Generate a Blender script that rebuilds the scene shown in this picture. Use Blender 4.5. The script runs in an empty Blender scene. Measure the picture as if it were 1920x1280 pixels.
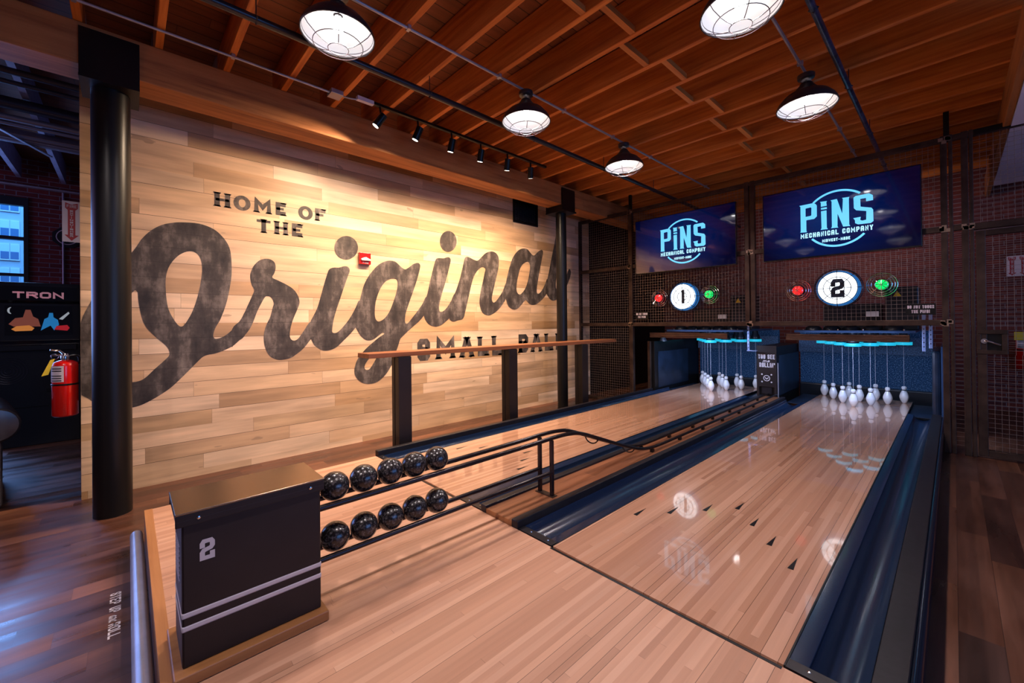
import bpy, math, random
from mathutils import Vector, Matrix, geometry
random.seed(7)
PI = math.pi
SC = bpy.context.scene
COL = SC.collection

# ---------------------------------------------------------------- camera, world, big lights, exposure
def rot_basis(yaw, pit, rol):
    cy, sy = math.cos(yaw), math.sin(yaw)
    f = Vector((-sy, cy, 0)); r = Vector((cy, sy, 0)); u = Vector((0, 0, 1))
    f2 = f*math.cos(pit) - u*math.sin(pit); u2 = u*math.cos(pit) + f*math.sin(pit)
    return r*math.cos(rol)+u2*math.sin(rol), u2*math.cos(rol)-r*math.sin(rol), f2
cr, cu, cf = rot_basis(math.radians(46.98884), math.radians(-0.26501), math.radians(-0.57910))
cam_d = bpy.data.cameras.new('camera'); cam = bpy.data.objects.new('camera', cam_d); COL.objects.link(cam)
cam_d.sensor_width = 36; cam_d.sensor_fit = 'HORIZONTAL'
cam_d.lens = 772.83/1920*36; cam_d.shift_y = -(640-602.35)/1920
cam_d.clip_start = 0.02; cam_d.clip_end = 100
m = Matrix((( cr.x, cu.x, -cf.x, 0), (cr.y, cu.y, -cf.y, 0), (cr.z, cu.z, -cf.z, 1.2), (0, 0, 0, 1)))
cam.matrix_world = m
SC.camera = cam

w = bpy.data.worlds.new('world'); SC.world = w; w.use_nodes = True
bg = w.node_tree.nodes['Background']; bg.inputs[0].default_value = (0.40, 0.34, 0.62, 1); bg.inputs[1].default_value = 0.075

def area(name, loc, rot, sx, sy, power, col):
    d = bpy.data.lights.new(name, 'AREA'); d.shape = 'RECTANGLE'; d.size = sx; d.size_y = sy
    d.energy = power; d.color = col
    o = bpy.data.objects.new(name, d); o.location = loc; o.rotation_euler = rot; COL.objects.link(o); return o
# daylight from the windows of the place: left outer wall, right hand street side, and outside on the facade opposite; plus added fills
area('daylight_left', (-9.0, -3.3, 1.9), (0, -PI/2, 0), 2.4, 3.4, 150, (0.22, 0.40, 1.0))
area('daylight_right', (4.6, 2.6, 1.7), (0, PI/2, 0), 2.2, 4.5, 105, (0.14, 0.38, 1.0))
area('front_fill', (0.5, -4.5, 2.0), (PI/2, 0, 0), 5.0, 2.4, 13, (1.0, 0.76, 0.80))  # added warm fill from behind the camera
area('side_room_fill', (-7.2, -4.6, 2.2), (PI/2, 0, 0), 3.0, 2.0, 32, (0.62, 0.44, 1.0))  # added fill lifting the dark side room, from no known window
area('daylight_street', (-10.2, -1.5, 7.5), (0, PI/4, 0), 6, 6, 1300, (0.10, 0.42, 1.0))
sk = area('daylight_sky', (-10.9, -1.9, 4.0), (0, 0, 0), 2.6, 1.1, 600, (0.20, 0.42, 1.0))
sk.rotation_euler = (Vector((-5.6, -.7, -.2))-sk.location).to_track_quat('-Z', 'Y').to_euler()
area('brick_fill', (-1.25, 8.2, 2.9), (math.radians(60), 0, 0), 1.5, .1, 11, (1.0, .74, .80))  # added unseen light that brightens the brick behind the partition

SC.view_settings.view_transform = 'Standard'; SC.view_settings.look = 'None'
SC.view_settings.exposure = 0.0; SC.view_settings.gamma = 1.0; SC.view_settings.use_curve_mapping = False
SC.cycles.max_bounces = 8; SC.cycles.diffuse_bounces = 4; SC.cycles.glossy_bounces = 4
SC.cycles.sample_clamp_indirect = 4.0; SC.cycles.use_denoising = True

# ---------------------------------------------------------------- materials
class NT:
    def __init__(s, name):
        s.m = bpy.data.materials.new(name); s.m.use_nodes = True
        s.t = s.m.node_tree; s.n = s.t.nodes; s.b = s.n['Principled BSDF']
        s._pos = None
    def L(s, a, b): s.t.links.new(a, b)
    def setin(s, sock, v):
        if isinstance(v, bpy.types.NodeSocket): s.L(v, sock)
        else: sock.default_value = v
    def math(s, op, a, b=None, c=None):
        n = s.n.new('ShaderNodeMath'); n.operation = op
        s.setin(n.inputs[0], a)
        if b is not None: s.setin(n.inputs[1], b)
        if c is not None: s.setin(n.inputs[2], c)
        return n.outputs[0]
    def pos(s):
        if not s._pos:
            g = s.n.new('ShaderNodeNewGeometry'); x = s.n.new('ShaderNodeSeparateXYZ'); s.L(g.outputs['Position'], x.inputs[0]); s._pos = x
        return s._pos.outputs
    def comb(s, x, y, z):
        c = s.n.new('ShaderNodeCombineXYZ')
        for i, v in enumerate((x, y, z)): s.setin(c.inputs[i], v)
        return c.outputs[0]
    def noise(s, vec, scale, detail=3, rough=.55):
        n = s.n.new('ShaderNodeTexNoise'); s.L(vec, n.inputs['Vector']); n.inputs['Scale'].default_value = scale
        n.inputs['Detail'].default_value = detail; n.inputs['Roughness'].default_value = rough
        return n.outputs['Fac']
    def white(s, vec):
        n = s.n.new('ShaderNodeTexWhiteNoise'); n.noise_dimensions = '3D'; s.L(vec, n.inputs['Vector']); return n.outputs['Value']
    def ramp(s, fac, stops, interp='LINEAR'):
        n = s.n.new('ShaderNodeValToRGB'); n.color_ramp.interpolation = interp
        e = n.color_ramp.elements
        while len(e) < len(stops): e.new(0.5)
        for i, (p, c) in enumerate(stops): e[i].position = p; e[i].color = (*c, 1)
        s.L(fac, n.inputs[0]); return n.outputs[0]
    def mix(s, fac, a, b, mode='MIX'):
        n = s.n.new('ShaderNodeMix'); n.data_type = 'RGBA'; n.blend_type = mode
        s.setin(n.inputs['Factor'], fac)
        for k, v in (('A', a), ('B', b)):
            sock = [q for q in n.inputs if q.name == k and q.type == 'RGBA'][0]
            if isinstance(v, tuple): sock.default_value = (*v, 1)
            else: s.L(v, sock)
        return [q for q in n.outputs if q.type == 'RGBA'][0]
    def scale(s, col, f):
        n = s.n.new('ShaderNodeVectorMath'); n.operation = 'SCALE'; s.L(col, n.inputs[0]); s.setin(n.inputs['Scale'], f); return n.outputs[0]
    def bump(s, h, strength=.3, dist=.002):
        n = s.n.new('ShaderNodeBump'); n.inputs['Strength'].default_value = strength; n.inputs['Distance'].default_value = dist
        s.L(h, n.inputs['Height']); s.L(n.outputs[0], s.b.inputs['Normal'])
    def out(s, col=None, rough=.5, metal=0, spec=.5, coat=0, coatr=.05):
        if col is not None:
            if isinstance(col, tuple): s.b.inputs['Base Color'].default_value = (*col, 1)
            else: s.L(col, s.b.inputs['Base Color'])
        s.setin(s.b.inputs['Roughness'], rough); s.b.inputs['Metallic'].default_value = metal
        s.b.inputs['Specular IOR Level'].default_value = spec
        s.b.inputs['Coat Weight'].default_value = coat; s.b.inputs['Coat Roughness'].default_value = coatr
        return s.m

def plain(name, col, rough=.5, metal=0, spec=.5, coat=0, var=0, vscale=9, coatr=.05):
    t = NT(name)
    c = col
    if var:
        p = t.pos(); f = t.noise(t.comb(p[0], p[1], p[2]), vscale, 4)
        c = t.ramp(f, [(.3, tuple(k*(1-var) for k in col)), (.7, tuple(min(1, k*(1+var)) for k in col))])
    return t.out(c, rough, metal, spec, coat, coatr)

def emit(name, col, strength, rough=.3):
    t = NT(name); t.b.inputs['Emission Color'].default_value = (*col, 1); t.b.inputs['Emission Strength'].default_value = strength
    return t.out(tuple(min(1, c*.6) for c in col), rough)

def planks(name, au, av, width, length, pal, rough=.4, gap=.002, gapdark=.35, grain=.35, gfreq=26, coat=0, coatr=.05, spec=.5, linefreq=None, bumpy=.15, knots=0, roughvar=0):
    """boards running along axis au, laid side by side along axis av"""
    t = NT(name); p = t.pos(); u, v = p[au], p[av]
    vv = t.math('DIVIDE', v, width); row = t.math('FLOOR', vv)
    r1 = t.white(t.comb(row, 3.7, 1.3))
    uu = t.math('ADD', t.math('DIVIDE', u, length), t.math('MULTIPLY', r1, 19.0)); col = t.math('FLOOR', uu)
    idv = t.white(t.comb(row, col, 5.1)); id2 = t.white(t.comb(col, row, 9.4))
    n = len(pal); base = t.ramp(idv, [(i/(n-1) if n > 1 else 0, c) for i, c in enumerate(pal)])
    gv = t.comb(t.math('MULTIPLY', u, 1.3), t.math('MULTIPLY', v, gfreq), t.math('MULTIPLY', id2, 37.0))
    g = t.noise(gv, 1.0, 5, .6)
    gv2 = t.comb(t.math('MULTIPLY', u, .7), t.math('MULTIPLY', v, gfreq*.22), t.math('ADD', t.math('MULTIPLY', id2, 91.0), 4.0))
    g2 = t.noise(gv2, 1.6, 3, .5)
    fac = t.math('ADD', t.math('MULTIPLY', t.math('SUBTRACT', g, .5), grain*1.3), t.math('MULTIPLY', t.math('SUBTRACT', g2, .5), grain*1.8))
    c = t.scale(base, t.math('ADD', fac, 1.0))
    fv = t.math('FRACT', vv); ev = t.math('MULTIPLY', t.math('MINIMUM', fv, t.math('SUBTRACT', 1.0, fv)), width)
    fu = t.math('FRACT', uu); eu = t.math('MULTIPLY', t.math('MINIMUM', fu, t.math('SUBTRACT', 1.0, fu)), length)
    line = t.math('LESS_THAN', ev, gap)
    if linefreq:   # only some seams are dark
        sel = t.math('LESS_THAN', t.white(t.comb(t.math('FLOOR', t.math('ADD', vv, .5)), 7.0, 2.0)), linefreq)
        line = t.math('MULTIPLY', line, sel)
    jline = t.math('MULTIPLY', t.math('LESS_THAN', eu, gap*.7), .6)
    edge = t.math('MAXIMUM', line, jline)
    c = t.mix(t.math('MULTIPLY', edge, 1-gapdark), c, (pal[0][0]*.08, pal[0][1]*.07, pal[0][2]*.06))
    if knots:
        k = t.noise(t.comb(t.math('MULTIPLY', u, 1.6), t.math('MULTIPLY', v, 5.0), id2), 2.2, 2)
        c = t.mix(t.math('MULTIPLY', t.math('GREATER_THAN', k, .72), knots), c, tuple(q*.35 for q in pal[-1]))
    if bumpy: t.bump(t.math('SUBTRACT', t.math('MULTIPLY', g, .4), edge), bumpy, .002)
    if roughvar: rough = t.math('MAXIMUM', .27, t.math('ADD', rough, t.math('MULTIPLY', t.math('SUBTRACT', g2, .5), roughvar)))
    return t.out(c, rough, 0, spec, coat, coatr)

def timber(name, au, cols, rough=.6, freq=22):
    t = NT(name); p = t.pos(); ax = [0, 1, 2]; ax.remove(au)
    oi = t.n.new('ShaderNodeObjectInfo')
    gv = t.comb(t.math('MULTIPLY', p[au], 1.1), t.math('MULTIPLY', p[ax[0]], freq), t.math('ADD', t.math('MULTIPLY', p[ax[1]], freq), t.math('MULTIPLY', oi.outputs['Random'], 60.0)))
    g = t.noise(gv, 1.0, 5, .62)
    c = t.ramp(g, [(.28, cols[0]), (.5, cols[1]), (.75, cols[2])])
    big = t.noise(t.comb(t.math('MULTIPLY', p[au], .8), t.math('MULTIPLY', p[ax[0]], 3.0), t.math('MULTIPLY', p[ax[1]], 3.0)), 1.3, 3)
    c = t.scale(c, t.math('ADD', .72, t.math('MULTIPLY', big, .56)))
    t.bump(g, .2, .003)
    return t.out(c, rough, 0, .35)

def brick(name, au, c1, c2, mortar, rough=.8):
    t = NT(name); p = t.pos()
    b = t.n.new('ShaderNodeTexBrick'); t.L(t.comb(p[au], p[2], 0.0), b.inputs['Vector'])
    b.inputs['Scale'].default_value = 1; b.inputs['Brick Width'].default_value = .212; b.inputs['Row Height'].default_value = .0677
    b.inputs['Mortar Size'].default_value = .006; b.inputs['Mortar Smooth'].default_value = .3; b.inputs['Bias'].default_value = -.1
    b.inputs['Color1'].default_value = (*c1, 1); b.inputs['Color2'].default_value = (*c2, 1); b.inputs['Mortar'].default_value = (*mortar, 1)
    f = t.noise(t.comb(p[0], p[1], p[2]), 11, 5, .65)
    c = t.scale(b.outputs['Color'], t.math('ADD', .5, f))
    t.bump(t.math('SUBTRACT', t.math('MULTIPLY', f, .3), b.outputs['Fac']), .6, .006)
    return t.out(c, rough, 0, .3)

MAT = {}
MAT['wall_planks'] = planks('pale poplar boards', 1, 2, .137, 1.15, [(.64,.42,.26), (.47,.285,.145), (.72,.51,.35), (.60,.39,.235), (.36,.20,.090), (.69,.47,.31), (.44,.255,.125), (.66,.44,.28)], rough=.45, gap=.0021, gapdark=.2, grain=.62, gfreq=17, linefreq=.55, knots=.5)
STRIP = [(.54,.290,.180), (.40,.198,.118), (.60,.340,.222), (.47,.242,.148), (.56,.305,.192), (.44,.222,.134)]
MAT['maple'] = planks('polished maple lane strips', 1, 0, .0272, 1.7, STRIP, rough=.22, gap=.0009, gapdark=.22, grain=.18, gfreq=60, coat=1.0, coatr=.035, linefreq=.24, bumpy=0)
MAT['maple_matte'] = planks('worn maple approach strips', 1, 0, .0272, 1.7, STRIP, rough=.42, gap=.0009, gapdark=.22, grain=.18, gfreq=60, coat=.0, spec=.35, linefreq=.24, bumpy=0)
MAT['floor'] = planks('dark walnut floorboards', 1, 0, .135, 1.3, [(.105,.037,.018), (.058,.020,.011), (.145,.054,.026), (.038,.014,.009)], rough=.42, gap=.0012, grain=1.1, gfreq=16, roughvar=1.0, coat=.15, coatr=.2, bumpy=.12)
MAT['ceiling_deck'] = planks('red brown ceiling boards', 1, 0, .135, 2.4, [(.25,.075,.022), (.18,.052,.016), (.30,.095,.03)], rough=.6, gap=.004, gapdark=.1, grain=.5)
MAT['joist'] = timber('orange fir joists', 0, [(.34,.078,.011), (.56,.165,.026), (.74,.27,.055)])
MAT['block'] = timber('orange fir blocks', 1, [(.40,.12,.02), (.56,.20,.045), (.66,.28,.07)])
MAT['beam'] = timber('old fir beam', 1, [(.20,.062,.018), (.40,.150,.045), (.50,.205,.066)], freq=16)
MAT['trimwood'] = timber('oiled oak trim', 1, [(.24,.095,.032), (.33,.14,.05), (.40,.18,.065)], rough=.35)
MAT['trimwood_x'] = timber('oiled oak trim across', 0, [(.30,.12,.042), (.40,.17,.06), (.48,.22,.085)], rough=.35)
MAT['deckwood'] = planks('ball return deck boards', 1, 0, .11, 1.2, [(.26,.10,.045), (.20,.075,.034), (.30,.125,.06)], rough=.35, gap=.001, grain=.6, gfreq=22)
MAT['counter'] = timber('walnut counter', 1, [(.17,.055,.022), (.26,.090,.036), (.32,.12,.05)], rough=.35)
MAT['brick_back'] = brick('red brick', 0, (.20,.045,.030), (.11,.030,.030), (.23,.17,.17))
MAT['brick_left'] = brick('dim red brick', 1, (.20,.035,.030), (.10,.020,.024), (.20,.17,.20))
MAT['black_paint'] = plain('black painted steel', (.0045,.004,.0045), .36, 0, .35)
MAT['charcoal'] = plain('charcoal powder coat', (.016,.0105,.0105), .42, 0, .35, var=.15)
MAT['lid'] = plain('dark brushed lid', (.30,.21,.13), .27, 1.0, .6)
MAT['gutter'] = plain('glossy black gutter', (.006,.016,.045), .26, 0, .8, coat=.3, coatr=.12)
MAT['cap'] = plain('black grained capping', (.010,.008,.011), .4, 0, .4, var=.4, vscale=30)
MAT['cap_edge'] = plain('blue black edge trim', (.02,.03,.06), .16, .7, .8)
MAT['rail'] = plain('dark bronze tube', (.035,.026,.028), .24, .75, .6)
MAT['steel'] = plain('raw brown steel', (.066,.041,.032), .42, .7, .5, var=.45, vscale=7)
MAT['weld'] = plain('ground bright weld', (.42,.30,.22), .4, .8)
MAT['wire'] = plain('woven steel wire', (.34,.28,.26), .35, .85)
MAT['galv'] = plain('galvanised conduit', (.42,.41,.48), .38, .6, var=.15)
MAT['pipe_black'] = plain('black sprinkler pipe', (.022,.021,.030), .3, .3, .6)
MAT['pipe_blue'] = plain('mottled blue black pipe', (.035,.045,.09), .32, .35, .6, var=.85, vscale=16)
MAT['chrome'] = plain('bright chrome', (.7,.7,.72), .15, 1)
MAT['ball'] = None
MAT['white_pin'] = plain('white pin plastic', (.80,.78,.80), .22, 0, .5, coat=.3)
MAT['pin_band'] = plain('black neck band', (.01,.01,.014), .5)
MAT['cord'] = plain('pale cord', (.55,.58,.66), .7)
MAT['white_vinyl'] = plain('off white vinyl', (.60,.54,.56), .5)
MAT['white_paint'] = plain('white paint', (.75,.72,.74), .5)
MAT['enamel'] = plain('white enamel', (.88,.88,.88), .3)
MAT['shade_out'] = plain('dark bronze shade', (.05,.035,.038), .35, .3)
MAT['bulb'] = emit('lamp bulb', (1.0, .98, .98), 20.0)
MAT['spot_lens'] = emit('spot lens', (1.0, .86, .68), 10)
MAT['red'] = plain('red enamel', (.62,.008,.008), .22, 0, .5, coat=.5)
MAT['ext_red'] = plain('extinguisher red', (.62,.006,.004), .22, 0, .5, coat=.6)
MAT['sign_red'] = plain('sign red', (.42,.008,.012), .5)
MAT['sign_white'] = plain('sign white', (.72,.62,.64), .5)
MAT['yellow'] = plain('yellow card', (.75,.52,.02), .5)
MAT['glass_blue'] = plain('clear strobe', (.55,.6,.62), .1, .3)
MAT['tv_frame'] = plain('gloss black bezel', (.008,.008,.010), .2)
MAT['logo'] = emit('pale cyan logo light', (.16, .68, 1.0), .95)
MAT['logo_text'] = emit('white cyan logo text', (.45, .85, 1.0), 1.1)
MAT['disc_white'] = emit('lit white dial', (.86, .94, 1.0), 2.6)
MAT['disc_rim'] = emit('blue lit rim', (.02, .17, .50), .55)
MAT['lamp_red'] = emit('red signal', (1.0, .015, .018), 1.2)
MAT['lamp_green'] = emit('green signal', (.0, .85, .16), 1.1)
MAT['numeral'] = plain('navy numeral', (.004,.012,.035), .4)
MAT['ring'] = emit('cyan ring light', (.015, .42, .60), 1.0)
MAT['machine'] = plain('black machinery', (.012,.014,.020), .35, .2, .5)
MAT['machine_blue'] = plain('blue grey machine plate', (.035,.075,.17), .35, .4)
MAT['strap'] = plain('pale blue perforated strap', (.24,.29,.48), .4, .4)
MAT['bronze_bar'] = plain('bronze channel', (.15,.085,.06), .38, .6, var=.2)
MAT['kick'] = plain('scuffed dark kickback', (.010,.018,.036), .35, 0, .5, var=.5, vscale=5)
MAT['leather'] = plain('dark leather', (.030,.026,.030), .28, 0, .5, coat=.25, coatr=.2)
MAT['arcade'] = plain('black arcade laminate', (.007,.007,.010), .3)
MAT['white_soffit'] = plain('pale painted soffit', (.70,.66,.80), .7)
MAT['bluegrey'] = plain('blue grey painted timber', (.28,.26,.36), .6, var=.2)
MAT['duct'] = plain('spiral duct metal', (.30,.26,.32), .35, .5)
MAT['duct_dark'] = plain('dark pipe metal', (.055,.055,.085), .3, .5)
MAT['window_black'] = plain('black window frame', (.010,.010,.016), .4)
MAT['facade'] = plain('pale facade', (.50,.58,.66), .8)
MAT['facade_trim'] = plain('facade window trim', (.80,.85,.88), .7)
MAT['facade_pane'] = plain('facade window pane', (.10,.22,.40), .2)
MAT['facade_blind'] = plain('facade window blind', (.70,.85,.92), .7)

t = NT('speckled black ball'); tc = t.n.new('ShaderNodeTexCoord')
vo = t.n.new('ShaderNodeTexNoise'); vo.inputs['Scale'].default_value = 95; vo.inputs['Detail'].default_value = 3; t.L(tc.outputs['Object'], vo.inputs['Vector'])
MAT['ball'] = t.out(t.ramp(vo.outputs['Fac'], [(.50, (.012,.0095,.010)), (.74, (.13,.11,.11))]), .24, 0, .5, .3)

t = NT('chalky dark lettering paint'); p = t.pos()
f = t.noise(t.comb(0.0, p[1], t.math('MULTIPLY', p[2], .8)), 4.5, 6, .68)
f2 = t.noise(t.comb(1.0, t.math('MULTIPLY', p[1], 5.0), t.math('MULTIPLY', p[2], 1.4)), 2.2, 4, .6)
ff = t.math('ADD', t.math('MULTIPLY', f, .6), t.math('MULTIPLY', f2, .4))
zr = t.math('FRACT', t.math('DIVIDE', p[2], .137)); seam = t.math('LESS_THAN', t.math('MINIMUM', zr, t.math('SUBTRACT', 1.0, zr)), .010)
c = t.ramp(ff, [(.38, (.026,.020,.018)), (.50, (.060,.046,.040)), (.66, (.22,.175,.155))])
MAT['letter'] = t.out(t.mix(t.math('MULTIPLY', seam, .7), c, (.012,.010,.009)), .5, 0, .3)

t = NT('blue speckled pit curtain'); p = t.pos()
f = t.noise(t.comb(t.math('MULTIPLY', p[0], 1.0), 0.0, p[2]), 75, 2, .8)
wv = t.math('ABSOLUTE', t.math('SINE', t.math('MULTIPLY', p[2], 260.0)))
c = t.ramp(t.math('ADD', t.math('MULTIPLY', f, .85), t.math('MULTIPLY', wv, .12)), [(.42, (.010,.035,.09)), (.56, (.03,.10,.22)), (.66, (.26,.42,.6))])
MAT['curtain'] = t.out(c, .8, 0, .2)
MAT['valance'] = plain('pale flecked valance', (.06,.11,.20), .8, var=.8, vscale=60)

t = NT('dark navy screen picture'); tc = t.n.new('ShaderNodeTexCoord'); sx = t.n.new('ShaderNodeSeparateXYZ'); t.L(tc.outputs['Generated'], sx.inputs[0])
dx = t.math('SUBTRACT', sx.outputs[0], .46); dz = t.math('MULTIPLY', t.math('SUBTRACT', sx.outputs[2], .5), .75)
d = t.math('SQRT', t.math('ADD', t.math('MULTIPLY', dx, dx), t.math('MULTIPLY', dz, dz)))
t.L(t.ramp(d, [(.0, (.000,.022,.13)), (.28, (.0005,.007,.065)), (.55, (.0005,.001,.016))]), t.b.inputs['Emission Color'])
t.b.inputs['Emission Strength'].default_value = 1.0
MAT['screen'] = t.out((.002,.002,.004), .05, 0, .85)

# ---------------------------------------------------------------- mesh helpers
class MB:
    def __init__(s): s.v = []; s.f = []
    def quadbox(s, P):
        b = len(s.v); s.v += [tuple(q) for q in P]
        s.f += [tuple(b+i for i in q) for q in ((0,3,2,1), (4,5,6,7), (0,1,5,4), (1,2,6,5), (2,3,7,6), (3,0,4,7))]; return s
    def box(s, x0, x1, y0, y1, z0, z1):
        return s.quadbox([(x0,y0,z0), (x1,y0,z0), (x1,y1,z0), (x0,y1,z0), (x0,y0,z1), (x1,y0,z1), (x1,y1,z1), (x0,y1,z1)])
    def bar(s, a, b, wd, hg, up=(0,0,1)):
        a, b = Vector(a), Vector(b); d = (b-a).normalized(); up = Vector(up)
        if abs(d.dot(up)) > .95: up = Vector((1,0,0))
        r = d.cross(up).normalized()*wd/2; u = r.cross(d).normalized()*hg/2
        return s.quadbox([a-r-u, a+r-u, b+r-u, b-r-u, a-r+u, a+r+u, b+r+u, b-r+u])
    def tube(s, pts, r, seg=10, closed=False):
        P = [Vector(p) for p in pts]; n = len(P); b0 = len(s.v); prev = None
        for i, p in enumerate(P):
            if closed: d = (P[(i+1) % n]-P[i-1])
            else: d = (P[min(i+1, n-1)]-P[max(i-1, 0)])
            d.normalize()
            if prev is None:
                up = Vector((0,0,1)) if abs(d.z) < .9 else Vector((1,0,0)); x = d.cross(up).normalized()
            else: x = (prev - d*prev.dot(d)).normalized()
            prev = x; y = d.cross(x); rr = r[i] if isinstance(r, (list, tuple)) else r
            for k in range(seg):
                a = 2*PI*k/seg; s.v.append(tuple(p + x*math.cos(a)*rr + y*math.sin(a)*rr))
        for i in range(n if closed else n-1):
            j = (i+1) % n
            for k in range(seg):
                k2 = (k+1) % seg; s.f.append((b0+i*seg+k, b0+i*seg+k2, b0+j*seg+k2, b0+j*seg+k))
        if not closed:
            s.f.append(tuple(b0+k for k in range(seg))[::-1]); s.f.append(tuple(b0+(n-1)*seg+k for k in range(seg)))
        return s
    def lathe(s, prof, c=(0,0,0), axis='z', seg=24, capped=True):
        """profile of (radius, height)"""
        b0 = len(s.v); c = Vector(c)
        for r, h in prof:
            for k in range(seg):
                a = 2*PI*k/seg; ca, sa = math.cos(a)*r, math.sin(a)*r
                q = {'z': (ca, sa, h), 'y': (ca, h, sa), 'x': (h, ca, sa)}[axis]; s.v.append(tuple(c+Vector(q)))
        for i in range(len(prof)-1):
            for k in range(seg):
                k2 = (k+1) % seg; s.f.append((b0+i*seg+k, b0+i*seg+k2, b0+(i+1)*seg+k2, b0+(i+1)*seg+k))
        if capped:
            s.f.append(tuple(b0+k for k in range(seg))[::-1]); s.f.append(tuple(b0+(len(prof)-1)*seg+k for k in range(seg)))
        return s
    def poly(s, pts, holes=()):
        """flat polygon (3D points) with holes, triangulated"""
        loops = [[Vector(p) for p in pts]] + [[Vector(p) for p in h] for h in holes]
        b = len(s.v)
        for l in loops: s.v += [tuple(p) for p in l]
        for tri in geometry.tessellate_polygon(loops): s.f.append(tuple(b+i for i in tri))
        return s
    def prism(s, pts, vec):
        b = len(s.v); n = len(pts); vec = Vector(vec)
        s.v += [tuple(p) for p in pts] + [tuple(Vector(p)+vec) for p in pts]
        s.f.append(tuple(b+i for i in range(n))[::-1]); s.f.append(tuple(b+n+i for i in range(n)))
        for i in range(n): j = (i+1) % n; s.f.append((b+i, b+j, b+n+j, b+n+i))
        return s
    def build(s, name, mat, parent=None, smooth=False, bevel=0, angle=40):
        me = bpy.data.meshes.new(name); off = Vector((0,0,0)); q = parent
        while q is not None: off += q.location; q = q.parent
        me.from_pydata([tuple(Vector(p)-off) for p in s.v], [], s.f); me.validate(); me.update()
        if not s.flat(): fix_normals(me)
        me.materials.append(mat if not isinstance(mat, str) else MAT[mat])
        o = bpy.data.objects.new(name, me); COL.objects.link(o)
        if parent is not None: o.parent = parent
        if smooth:
            for p in me.polygons: p.use_smooth = True
            me.set_sharp_from_angle(angle=math.radians(angle))
        if bevel:
            b = o.modifiers.new('bevel', 'BEVEL'); b.width = bevel; b.segments = 2; b.limit_method = 'ANGLE'
        return o
    def flat(s): return False

import bmesh
def fix_normals(me):
    b = bmesh.new(); b.from_mesh(me); bmesh.ops.recalc_face_normals(b, faces=b.faces); b.to_mesh(me); b.free()

def tag(o, label=None, cat=None, group=None, kind=None):
    if label: o['label'] = label
    if cat: o['category'] = cat
    if group: o['group'] = group
    if kind: o['kind'] = kind
    return o
def thing(name, loc, label, cat, group=None):
    o = bpy.data.objects.new(name, None); o.empty_display_size = .1; o.location = loc; COL.objects.link(o)
    return tag(o, label, cat, group)
def struct(o): o['kind'] = 'structure'; return o
def copy_tree(o, parent=None):
    c = o.copy(); COL.objects.link(c)
    if parent is not None: c.parent = parent
    for ch in list(o.children): copy_tree(ch, c)
    return c
ORD = ['first','second','third','fourth','fifth','sixth','seventh','eighth','ninth','tenth','eleventh','twelfth','thirteenth','fourteenth','fifteenth','sixteenth','seventeenth','eighteenth','nineteenth','twentieth','twenty-first','twenty-second','twenty-third','twenty-fourth','twenty-fifth','twenty-sixth','twenty-seventh','twenty-eighth']

def smooth_loop(pts, sub=4):
    n = len(pts); out = []
    for i in range(n):
        p0, p1, p2, p3 = [Vector(pts[(i+k-1) % n]) for k in range(4)]
        for k in range(sub):
            t = k/sub; t2, t3 = t*t, t*t*t
            out.append(tuple(.5*((2*p1)+(p2-p0)*t+(2*p0-5*p1+4*p2-p3)*t2+(3*p1-p0-3*p2+p3)*t3)))
    return out
def smooth_path(pts, sub=6):
    out = []; n = len(pts)
    for i in range(n-1):
        p0, p1, p2, p3 = [Vector(pts[min(max(i+k-1, 0), n-1)]) for k in range(4)]
        for k in range(sub):
            t = k/sub; t2, t3 = t*t, t*t*t
            out.append(tuple(.5*((2*p1)+(p2-p0)*t+(2*p0-5*p1+4*p2-p3)*t2+(3*p1-p0-3*p2+p3)*t3)))
    out.append(tuple(pts[-1])); return out

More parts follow.
